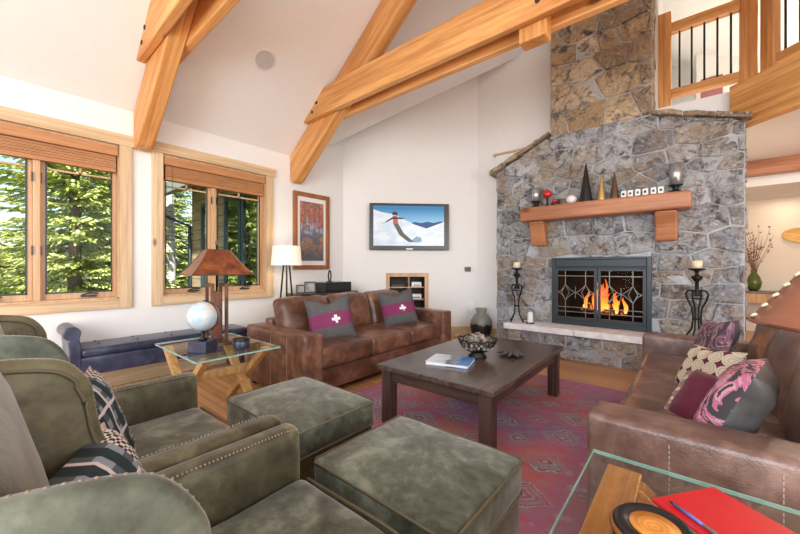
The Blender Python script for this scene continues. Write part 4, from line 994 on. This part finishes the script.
M['plaid'] = t.fin(col, .9)
pillow_thing('throw_pillow', 'dark plaid pillow with pale checked edge in the window-side armchair', M['plaid'], (-1.68, .24, .60), PI/2-.45, .46, .46, .15, .28, .1, group='plaid pillows')
pillow_thing('throw_pillow', 'dark plaid pillow with pale checked edge in the armchair nearest the camera', M['plaid'], (-.905, .145, .645), PI/2-.52, .46, .45, .15, .38, .0, group='plaid pillows')

# ------------------------------------------------------------------ SIDE TABLES
def side_table(label, x0, x1, y0, y1, wood_, rails):
    cx, cy = (x0+x1)/2, (y0+y1)/2; hx_, hy_ = (x1-x0)/2, (y1-y0)/2
    r = thing('side_table', label, 'side table', (cx, cy, 0), 0)
    MB().box(-hx_, hx_, -hy_, hy_, .568, .58).build('glass_top', M['tglass'], r, bevel=.002)
    m = MB(); e = .0012; m.box(-hx_-e, hx_+e, -hy_-e, -hy_, .568, .58).box(-hx_-e, hx_+e, hy_, hy_+e, .568, .58).box(-hx_-e, -hx_, -hy_, hy_, .568, .58).box(hx_, hx_+e, -hy_, hy_, .568, .58); m.build('glass_edge', M['gedge'], r)
    for y in (-hy_+.09, hy_-.09):
        for sg in (-1, 1):
            yo = y+sg*.0
            m = MB(); m.prism([(-sg*(hx_-.12)-.04, 0), (-sg*(hx_-.12)+.04, 0), (sg*(hx_-.12)+.04, .566), (sg*(hx_-.12)-.04, .566)], 'y', y-.03+sg*.031, y+.03+sg*.029) if True else None
            m.build('crossed_leg', wood_, r, bevel=.004)
    MB().box(-.035, .035, -hy_+.04, hy_-.04, .31, .37).build('stretcher', wood_, r, bevel=.004)
    if rails:
        for sg in (-1, 1): MB().box(sg*(hx_-.10)-.05, sg*(hx_-.10)+.05, -hy_+.04, hy_-.04, .527, .567).build('top_rail', M['xwood2'], r, bevel=.006)
    return r
side_table('glass-topped wooden x-leg side table between bench and brown sofa', -3.58, -2.65, .93, 1.58, M['xwood'], False)
side_table('glass-topped side table at the near arm of the right sofa', -.27, .66, .62, 1.43, M['xwood2'], True)
# pyramid lamp
t = NT('mica_shade'); n = t.noise(t.coord(), 9, 5, .7, .6); col = t.ramp(n, [(.3, (.035, .009, .004)), (.5, (.13, .032, .010)), (.7, (.28, .08, .022))]); t.set(t.p, 'Emission Color', col); t.p.inputs['Emission Strength'].default_value = .25
M['mica'] = t.fin(col, .3)
lp = thing('table_lamp', 'rust table lamp with pyramid shade on the left glass table', 'table lamp', (-3.15, 1.27, .5805), -.12)
MB().box(-.12, .12, -.09, .09, 0, .03).build('base', M['bronze'], lp, bevel=.004)
M['rust'] = leather('rusted_metal', (.05, .02, .015), (.12, .04, .02), (.22, .09, .05), .45)
m = MB()
for y in (-.055, .055):
    m.box(-.10, -.07, y-.012, y+.012, .03, .53).box(.07, .10, y-.012, y+.012, .03, .53).box(-.07, .07, y-.012, y+.012, .50, .53)
m.build('frame', M['rust'], lp, bevel=.003); MB().box(-.035, .035, -.03, .03, .05, .46).build('centre_plate', M['mica'], lp, bevel=.003)
MB().tube([(0, 0, .46), (0, 0, .86)], .008, 8).build('stem', M['iron'], lp, True)
b_, t_ = .235, .085; zb, zt = .605, .815; vs = []
prof = [(b_, zb), (b_-.045, zb+.05), (b_-.095, zb+.12), (t_, zt)]
m = MB(); lay = [[(-s_, -s_, z), (s_, -s_, z), (s_, s_, z), (-s_, s_, z)] for s_, z in prof]
ins = [[(-s_+.004, -s_+.004, z-.002), (s_-.004, -s_+.004, z-.002), (s_-.004, s_-.004, z-.002), (-s_+.004, s_-.004, z-.002)] for s_, z in prof[::-1]]
al = lay+ins; vs = [q for l_ in al for q in l_]; fs = []
for k in range(len(al)):
    k2 = (k+1) % len(al)
    for i in range(4): j = (i+1) % 4; fs.append((k*4+i, k*4+j, k2*4+j, k2*4+i))
m.add(vs, fs); sh = m.build('lamp_shade', M['mica'], lp)
m = MB()
for s_, z in ((b_, zb), (t_, zt)): m.tube([(-s_, -s_, z), (s_, -s_, z), (s_, s_, z), (-s_, s_, z)], .005, 5, True)
for sx in (-1, 1):
    for sy in (-1, 1): m.tube([(sx*s_, sy*s_, z) for s_, z in prof], .004, 5)
m.build('shade_edge', M['bronze'], sh); MB().box(-.02, .02, -.006, .006, .86, .90).build('finial', M['bronze'], lp)
m = MB(); m.tube([(-.085, 0, .812), (.085, 0, .812)], .003, 5).tube([(0, -.085, .812), (0, .085, .812)], .003, 5).build('spider', M['iron'], lp)
# globe
gb = thing('desk_globe', 'small pale globe on a square dark base beside the pyramid-shade lamp', 'globe', (-2.985, 1.10, .5805), .62)
MB().box(-.075, .075, -.075, .075, 0, .085).build('base', M['navy'], gb, bevel=.004)
MB().lathe([(.03, .085), (.032, .095), (.012, .11), (.018, .135), (.010, .155)], 16).build('stem', M['iron'], gb, True)
t = NT('globe_map'); n = t.noise(t.coord(), 7, 6, .6); col = t.ramp(n, [(.45, (.42, .55, .66)), (.52, (.55, .63, .68)), (.54, (.62, .55, .50)), (.7, (.70, .62, .58))]); M['globe'] = t.fin(col, .2)
MB().ball((0, 0, .275), .118, 28, 18).build('globe_ball', M['globe'], gb, True)
MB().tube([(.126*math.sin(a), -.0, .275-.126*math.cos(a)) for a in [PI*k/16 for k in range(17)]], .004, 6).build('meridian_arc', M['iron'], gb, True)
r = thing('coaster_tin', 'round dark blue tin of coasters on the left glass table', 'tin', (-2.86, 1.35, .5805))
MB().lathe([(.062, 0), (.064, .004), (.064, .06), (.060, .064)], 24).build('tin_body', M['navy'], r, True); MB().lathe([(.066, .060), (.066, .078), (.05, .08)], 24).build('lid', M['black'], r, True)
# right table things
fo = tag(MB().hull([(.053, 1.40, .5808), (-.085, 1.216, .5808), (.155, 1.036, .5808), (.293, 1.22, .5808)], [(.053, 1.40, .590), (-.085, 1.216, .590), (.155, 1.036, .590), (.293, 1.22, .590)]).build('red_folder', plain('red_cover', (.62, .012, .02), .35), bevel=.002), 'bright red folder lying on the right glass table', 'folder')
def pen(p, q, body, label):
    r = thing('pen', label, 'pen', p); p = Vector(p); q = Vector(q)-p
    MB().tube([q*.08, q*.55], .0045, 8).build('barrel', body, r, True); MB().tube([q*.552, q*.97, q], [.0048, .0048, .003], 8).build('cap', M['silver'], r, True); MB().tube([q*.0, q*.079], [.001, .0042], 8).build('tip', M['black'], r, True)
pen((-.045, 1.225, .5955), (.085, 1.115, .5955), plain('pen_blue', (.10, .16, .45), .25), 'silver and blue pen lying on the red folder')
pp = tag(MB().hull([(.035, 1.405, .5806), (.0, 1.40, .5806), (.06, 1.31, .5806)], [(.035, 1.405, .5806+.0), (.0, 1.40, .584), (.06, 1.31, .584)]).build('paper_slip', M['white']), 'white slip of paper under the red folder edge', 'paper') if False else None
jr = thing('lidded_tin', 'round black tin with amber wooden lid centre on the right glass table', 'tin', (-.062, .985, .5805))
MB().lathe([(.080, 0), (.084, .01), (.084, .058)], 32).build('tin_body', M['black'], jr, True); MB().lathe([(.088, .052), (.090, .060), (.084, .068), (.080, .060)], 32, close=False).build('copper_rim', plain('copper', (.50, .20, .06), .3, .8), jr, True)
MB().lathe([(.080, .056), (.082, .070), (.074, .078), (.056, .074), (.050, .070)], 32).build('lid', M['black'], jr, True)
t = NT('amber_wood'); v = t.coord(); n = t.n('ShaderNodeTexWave', {'wave_type': 'RINGS', 'rings_direction': 'Z'}, Vector=v, Scale=25, Distortion=4).outputs[0]; M['amber'] = t.fin(t.ramp(n, [(0, (.58, .22, .04)), (1, (.68, .30, .06))]), .15)
MB().lathe([(.050, .0705), (.049, .0745), (.02, .0715), (0, .071)], 32).build('amber_disc', M['amber'], jr, True)
# leather shade lamp
l2 = thing('table_lamp', 'table lamp with conical brown leather shade laced in white', 'table lamp', (.45, 1.28, .5805) if False else (.455, 1.17, .5805))
l2.location = (.43, 1.275, .5805)
MB().lathe([(.10, 0), (.105, .02), (.05, .05), (.035, .12), (.055, .25), (.03, .38), (.02, .42), (.012, .44), (.012, .80)], 24).build('base', M['rust'], l2, True)
t = NT('saddle_leather'); v = t.coord(); n = t.noise(v, 5, 5, .6); t.bump(t.noise(v, 60, 3), .2, .004); M['saddle'] = t.fin(t.ramp(n, [(.3, (.20, .065, .032)), (.7, (.33, .13, .075))]), .35)
MB().lathe([(.31, .535), (.10, .825), (.097, .825), (.305, .535)], 64, close=False).build('lamp_shade', M['saddle'], l2, True)
sh = l2.children[-1]
m = MB(); az = math.radians(184)
for a0 in (az, az+PI*2/3, az+PI*4/3):
    m = MB()
    for k in range(11):
        f0 = (k+.25)/11; f1 = (k+.62)/11
        def pt(f_, da, o_=.004): rr_ = .31-(.21)*f_+o_; return (rr_*math.cos(a0+da), rr_*math.sin(a0+da), .535+.29*f_)
        m.tube([pt(f0, -.025), pt((f0+f1)/2, 0, .007), pt(f1, .025)], .0038, 6)
    m.build('white_lacing', M['cream'], sh, True)
m = MB(); m.tube([(.314*math.cos(q*PI/32), .314*math.sin(q*PI/32), .535) for q in range(64)], .004, 5, True).build('shade_hem', M['rust'], sh, True)

# ------------------------------------------------------------------ BENCH
bn = thing('storage_bench', 'navy leather bench with one rolled arm under the windows', 'bench', (-4.40, 1.27, 0))
hy_ = .80
MB().rbox((0, .02, .345), (.42, 2*hy_-.04, .17), .02, 4).build('base', M['navy'], bn, True)
MB().rbox((0, .03, .468), (.44, 2*hy_-.06, .075), .03, 10, (.004, .0, .012)).build('seat_cushion', M['navy'], bn, True)
m = MB(); out_ = []
for k in range(13): a = -PI*.15+PI*1.3*k/12; out_.append((-.06-.055*math.cos(a)+.05, .66+.055*math.sin(a)))
prof = [(.06, .27), (.065, .50), (.05, .60)]+[(.0+.062*math.cos(a), .655+.062*math.sin(a)) for a in [PI*k/8 for k in range(0, 12)]]+[(-.03, .58), (-.02, .50), (-.02, .27)]
m.prism([(p[0]-hy_-.0, p[1]) for p in prof], 'x', -.215, .215); m.build('rolled_arm', M['navy'], bn, bevel=.01)
m = MB()
for k in range(5):
    for x in (-.10, .10): m.ball((x, -.60+k*.30, .521), .012, 8, 5, (1, 1, .5))
m.build('tufting_buttons', M['navy'], bn, True)
for x in (-.17, .17):
    for y in (-hy_+.05, hy_-.07): MB().box(x-.025, x+.025, y-.025, y+.025, 0, .262).build('leg', M['tablew'], bn)

# ------------------------------------------------------------------ behind the brown sofa
cs = thing('console_table', 'dark narrow console table hidden behind the brown sofa', 'console table', (-4.40, 3.38, 0))
MB().box(-.19, .19, -.55, .55, .82, .86).build('top', M['tablew'], cs, bevel=.004)
for x in (-.16, .16):
    for y in (-.5, .5): MB().box(x-.025, x+.025, y-.025, y+.025, 0, .82).build('leg', M['tablew'], cs)
r = thing('stereo_receiver', 'black stereo receiver behind the sofa back', 'stereo', (-4.36, 3.52, .861))
MB().box(-.15, .15, -.26, .26, 0, .15).build('case', M['black'], r, bevel=.005); MB().box(.151, .156, -.22, .22, .03, .12).build('front_panel', M['steel'], r)
m = MB(); m.tube([(0, .06*math.sin(a)*1.1, .098-.075*math.cos(a)*1.1) for a in [2*PI*k/20 for k in range(20)]], .012, 8, True); m.box(-.04, .04, -.05, .05, 0, .014)
tag(m.build('ring_ornament', M['iron'], smooth=False, loc=(-4.36, 3.46, 1.012), rot=(0, 0, .6)), 'black ring ornament standing on the stereo receiver', 'ornament')
for k, (x, y, wd, h, lab) in enumerate(((-4.36, 2.93, .13, .13, 'smaller black tabletop frame beside the lit drum lamp'), (-4.36, 3.09, .17, .17, 'larger black tabletop frame next to the stereo receiver'))):
    r = thing('tabletop_frame', lab, 'picture frame', (x, y, .861), -.5, 'tabletop frames behind the sofa'); m = MB(); hw = wd/2
    m.box(-.008, .008, -hw, -hw+.02, .0, h).box(-.008, .008, hw-.02, hw, 0, h).box(-.008, .008, -hw+.02, hw-.02, 0, .02).box(-.008, .008, -hw+.02, hw-.02, h-.02, h).build('frame', M['black'], r)
    MB().box(-.004, .004, -hw+.02, hw-.02, .02, h-.02).build('photo', plain('grey_photo', (.3, .3, .3), .3, var=.6), r)
# drum floor lamp
fl_ = thing('floor_lamp', 'lit white drum-shade lamp on thin dark legs beside the window', 'floor lamp', (-4.30, 2.66, 0))
m = MB()
for k in range(3):
    a = PI/2+2*PI*k/3; m.tube([(.17*math.cos(a), .17*math.sin(a), 0), (.045*math.cos(a), .045*math.sin(a), 1.28)], .013, 6)
m.lathe([(.045, 1.27), (.045, 1.29), (.012, 1.30), (.012, 1.42)], 12); m.build('tripod', M['iron'], fl_, True)
t = NT('linen_shade'); t.set(t.p, 'Emission Color', (1, .80, .55, 1)); t.p.inputs['Emission Strength'].default_value = .38
M['linen'] = t.fin((.85, .80, .72), .9)
MB().lathe([(.205, 1.275), (.185, 1.54), (.182, 1.54), (.202, 1.275)], 40, close=False).build('lamp_shade', M['linen'], fl_, True)
m = MB(); 
for a in (0, PI/2): m.tube([(.184*math.cos(a), .184*math.sin(a), 1.53), (-.184*math.cos(a), -.184*math.sin(a), 1.53)], .003, 5)
m.tube([(0, 0, 1.42), (0, 0, 1.56)], .005, 6).build('spider', M['iron'], fl_)
MB().ball((0, 0, 1.44), .035, 12, 8).build('bulb', emit('bulb', (1, .75, .45), 8), fl_, True)
light('floor_lamp_light', 'POINT', (-4.30, 2.66, 1.42), (0, 0, 0), 9, (1, .72, .42), shadow_soft_size=.05)

# ------------------------------------------------------------------ OUTDOORS
t = NT('forest_floor'); n = t.noise(t.coord(), 1.5, 5); struct(MB().box(-70, -4.95, -40, 60, -1.2, -.9).build('ground', t.fin(t.ramp(n, [(.3, (.07, .10, .03)), (.7, (.14, .17, .06))]), .95)))
t = NT('spruce_needles'); isl = t.n('ShaderNodeNewGeometry').outputs['Random Per Island']; oi = t.n('ShaderNodeObjectInfo').outputs['Random']
M['needles'] = t.fin(t.ramp(isl, [(0, (.18, .24, .04)), (.5, (.42, .49, .12)), (1, (.66, .70, .30))]), .7)
M['bark'] = plain('bark', (.16, .11, .08), .9, var=.3)
def spruce_mesh(seed, H_, R_):
    rnd = random.Random(seed); vs = []; fs = []; z = .2
    def leaf(b0, tip, wv):
        n = len(vs); m1 = (b0+tip)/2; vs.extend([tuple(b0), tuple(m1+wv), tuple(tip), tuple(m1-wv)]); fs.append((n, n+1, n+2, n+3))
    while z < H_*.985:
        f_ = z/H_; L_ = R_*(1-f_)**.85+.08; nb_ = 12 if f_ < .75 else 7
        for k in range(nb_):
            a = rnd.uniform(0, 2*PI); ca, sa = math.cos(a), math.sin(a); l_ = L_*rnd.uniform(.6, 1.12); ns = max(4, int(l_/.10)); dr = rnd.uniform(.15, .35)
            for i in range(ns):
                g = (i+.6)/ns
                if g < .25 and l_ > .8: continue
                rr_ = l_*g; c = Vector((rr_*ca, rr_*sa, z-dr*rr_+.16*rr_*rr_/max(l_, .3)))
                wl = (.24*(1-g*.6)*min(1, l_)+.04)*rnd.uniform(.7, 1.2)
                for sg in (-1, 1):
                    o = Vector((-sa*sg+ca*.7, ca*sg+sa*.7, -rnd.uniform(.15, .75))).normalized()*wl
                    leaf(c, c+o, Vector((ca*.028, sa*.028, .012)))
                    q = c+o*.5; o2 = Vector((ca*1.1-sa*sg*.25, sa*1.1+ca*sg*.25, -rnd.uniform(.1, .9))).normalized()*wl*.6
                    leaf(q, q+o2, Vector((-sa*.020, ca*.020, .008)))
                leaf(c, c+Vector((ca*.12, sa*.12, -.02-.05*rnd.random())), Vector((-sa*.03, ca*.03, 0)))
        z += .075+.04*rnd.random()
    m = MB(); m.v = vs; m.f = fs; return m
def spruce(seed, H_, R_, loc, label):
    r = thing('spruce_tree', label, 'tree', loc, 0, 'spruce trees outside'); spruce_mesh(seed, H_, R_).build('foliage', M['needles'], r)
    MB().tube([(0, 0, 0), (0, 0, H_*.97)], [.13, .015], 8).build('trunk', M['bark'], r, True); return r
G0 = -.9
s1_ = spruce(1, 8.0, 1.9, (-9.0, 1.05, G0), 'nearest sunlit spruce, centred in the window left of the pyramid-shade lamp')
s2_ = spruce(2, 10, 2.1, (-14.5, -1.5, G0), 'spruce showing at the frame edge in the leftmost pane')
for i, (x, y, src, lab) in enumerate([(-14, 3.9, s1_, 'spruce just right of the nearest one beyond the window post'), (-20, 4.4, s2_, 'tall spruce behind the nearest one'), (-18.5, 7.2, s1_, 'spruce seen past the neighbouring eave beside the birch'), (-13.5, 9.5, s2_, 'spruce behind the pyramid-shade lamp window, left of the siding'),
                                    (-27.5, -4.6, s2_, 'distant spruce beyond the neighbouring red roof'), (-27, 6.5, s1_, 'distant spruce low between nearer ones'), (-11.2, 5.6, s1_, 'short spruce close behind the white birch trunk'), (-12.6, -5.9, s2_, 'spruce standing beyond the frame edge past the leftmost pane'), (-12.2, 2.2, s2_, 'spruce half hidden behind the nearest one, window side'), (-9.5, -4.0, s1_, 'spruce beyond the left edge of the leftmost pane')]):
    c = dup(src, loc=(x, y, G0 if i != 6 else G0-2.2), rz=i*1.3, label=lab)
bt = thing('birch_tree', 'white birch trunk standing outside the lamp window', 'tree', (-9.2, 2.66, G0))
t = NT('birch_bark'); n = t.noise(t.coord('Object', (3, 3, 14)), 2, 5, .7); MB().tube([(0, 0, 0), (.04, .02, 2), (0, 0, 4), (.05, 0, 7)], [.12, .11, .10, .08], 12).build('trunk', t.fin(t.ramp(n, [(.38, (.12, .11, .10)), (.46, (.70, .68, .65))]), .7), bt, True)
m = MB(); m.tube([(0, 0, 5), (.6, .5, 5.8)], [.04, .015], 6).tube([(0, 0, 5.6), (-.5, -.4, 6.5)], [.035, .012], 6).build('branch', M['bark'], bt, True)
# house wing seen through the second window
hs = thing('house_wing', 'tan sided house wing with blue-green windows outside the lamp window', 'building', (-6.5, 3.6, 0))
t = NT('tan_siding'); z = t.sep(t.coord('Object'))[2]; lap = t.math('FRACT', t.math('MULTIPLY', z, 5.0)); n = t.noise(t.coord('Object', (.3, 1, 4)), 5, 4)
c = t.mix(t.math('LESS_THAN', lap, .07), t.ramp(n, [(.3, (.34, .25, .15)), (.7, (.48, .37, .24))]), (.12, .08, .05)); M['siding'] = t.fin(c, .8)
M['teal'] = plain('blue_green_paint', (.035, .075, .095), .4)
MB().box(-1.55, 1.60, -.85, 2.0, -.9, 3.2).build('siding_wall', M['siding'], hs)
MB().hull([(-2.3, -1.5, 2.62), (1.6, -1.5, 2.62), (1.6, 2.2, 4.4), (-2.3, 2.2, 4.4)], [(-2.3, -1.5, 2.82), (1.6, -1.5, 2.82), (1.6, 2.2, 4.6), (-2.3, 2.2, 4.6)]).build('roof', plain('grey_green_eave', (.26, .30, .28), .7), hs)
def hwin(x0_, x1_, z0_, z1_):
    m = MB(); f_ = .07; y = -.87
    m.box(x0_, x0_+f_, y-.03, y+.018, z0_, z1_).box(x1_-f_, x1_, y-.03, y+.018, z0_, z1_).box(x0_+f_, x1_-f_, y-.03, y+.018, z0_, z0_+f_).box(x0_+f_, x1_-f_, y-.03, y+.018, z1_-f_, z1_)
    w_ = m.build('window_frame', M['teal'], hs); MB().box(x0_+f_, x1_-f_, y-.005, y+.015, z0_+f_, z1_-f_).build('pane', plain('reflective_pane', (.45, .52, .48), .03, 1.0), w_)
hwin(-.95, -.62, .4, 2.5); hwin(.10, .72, .3, 2.5); hwin(.76, 1.35, .3, 2.5)
m = MB(); m.tube([(-2.2, -1.46, 2.6), (-2.1, -1.2, 2.35), (-1.52, -.90, 2.1), (-1.52, -.90, -.9)], .035, 8).build('downpipe', M['steel'], hs, True)
nh = thing('neighbour_house', 'low cabin with dark red roof beyond the leftmost pane', 'building', (-21, -.9, -.9))
MB().box(-2, 2, -2.5, 2.2, 0, 2.3).build('timber_wall', M['siding'], nh); MB().prism([(-3.0, 2.2), (2.8, 2.2), (-.1, 3.6)], 'x', -2.4, 2.4).build('roof', plain('red_brown_roof', (.20, .09, .075), .8), nh)
m = MB(); m.box(2.0, 2.05, .2, 1.2, .8, 1.7).build('window', M['teal'], nh)
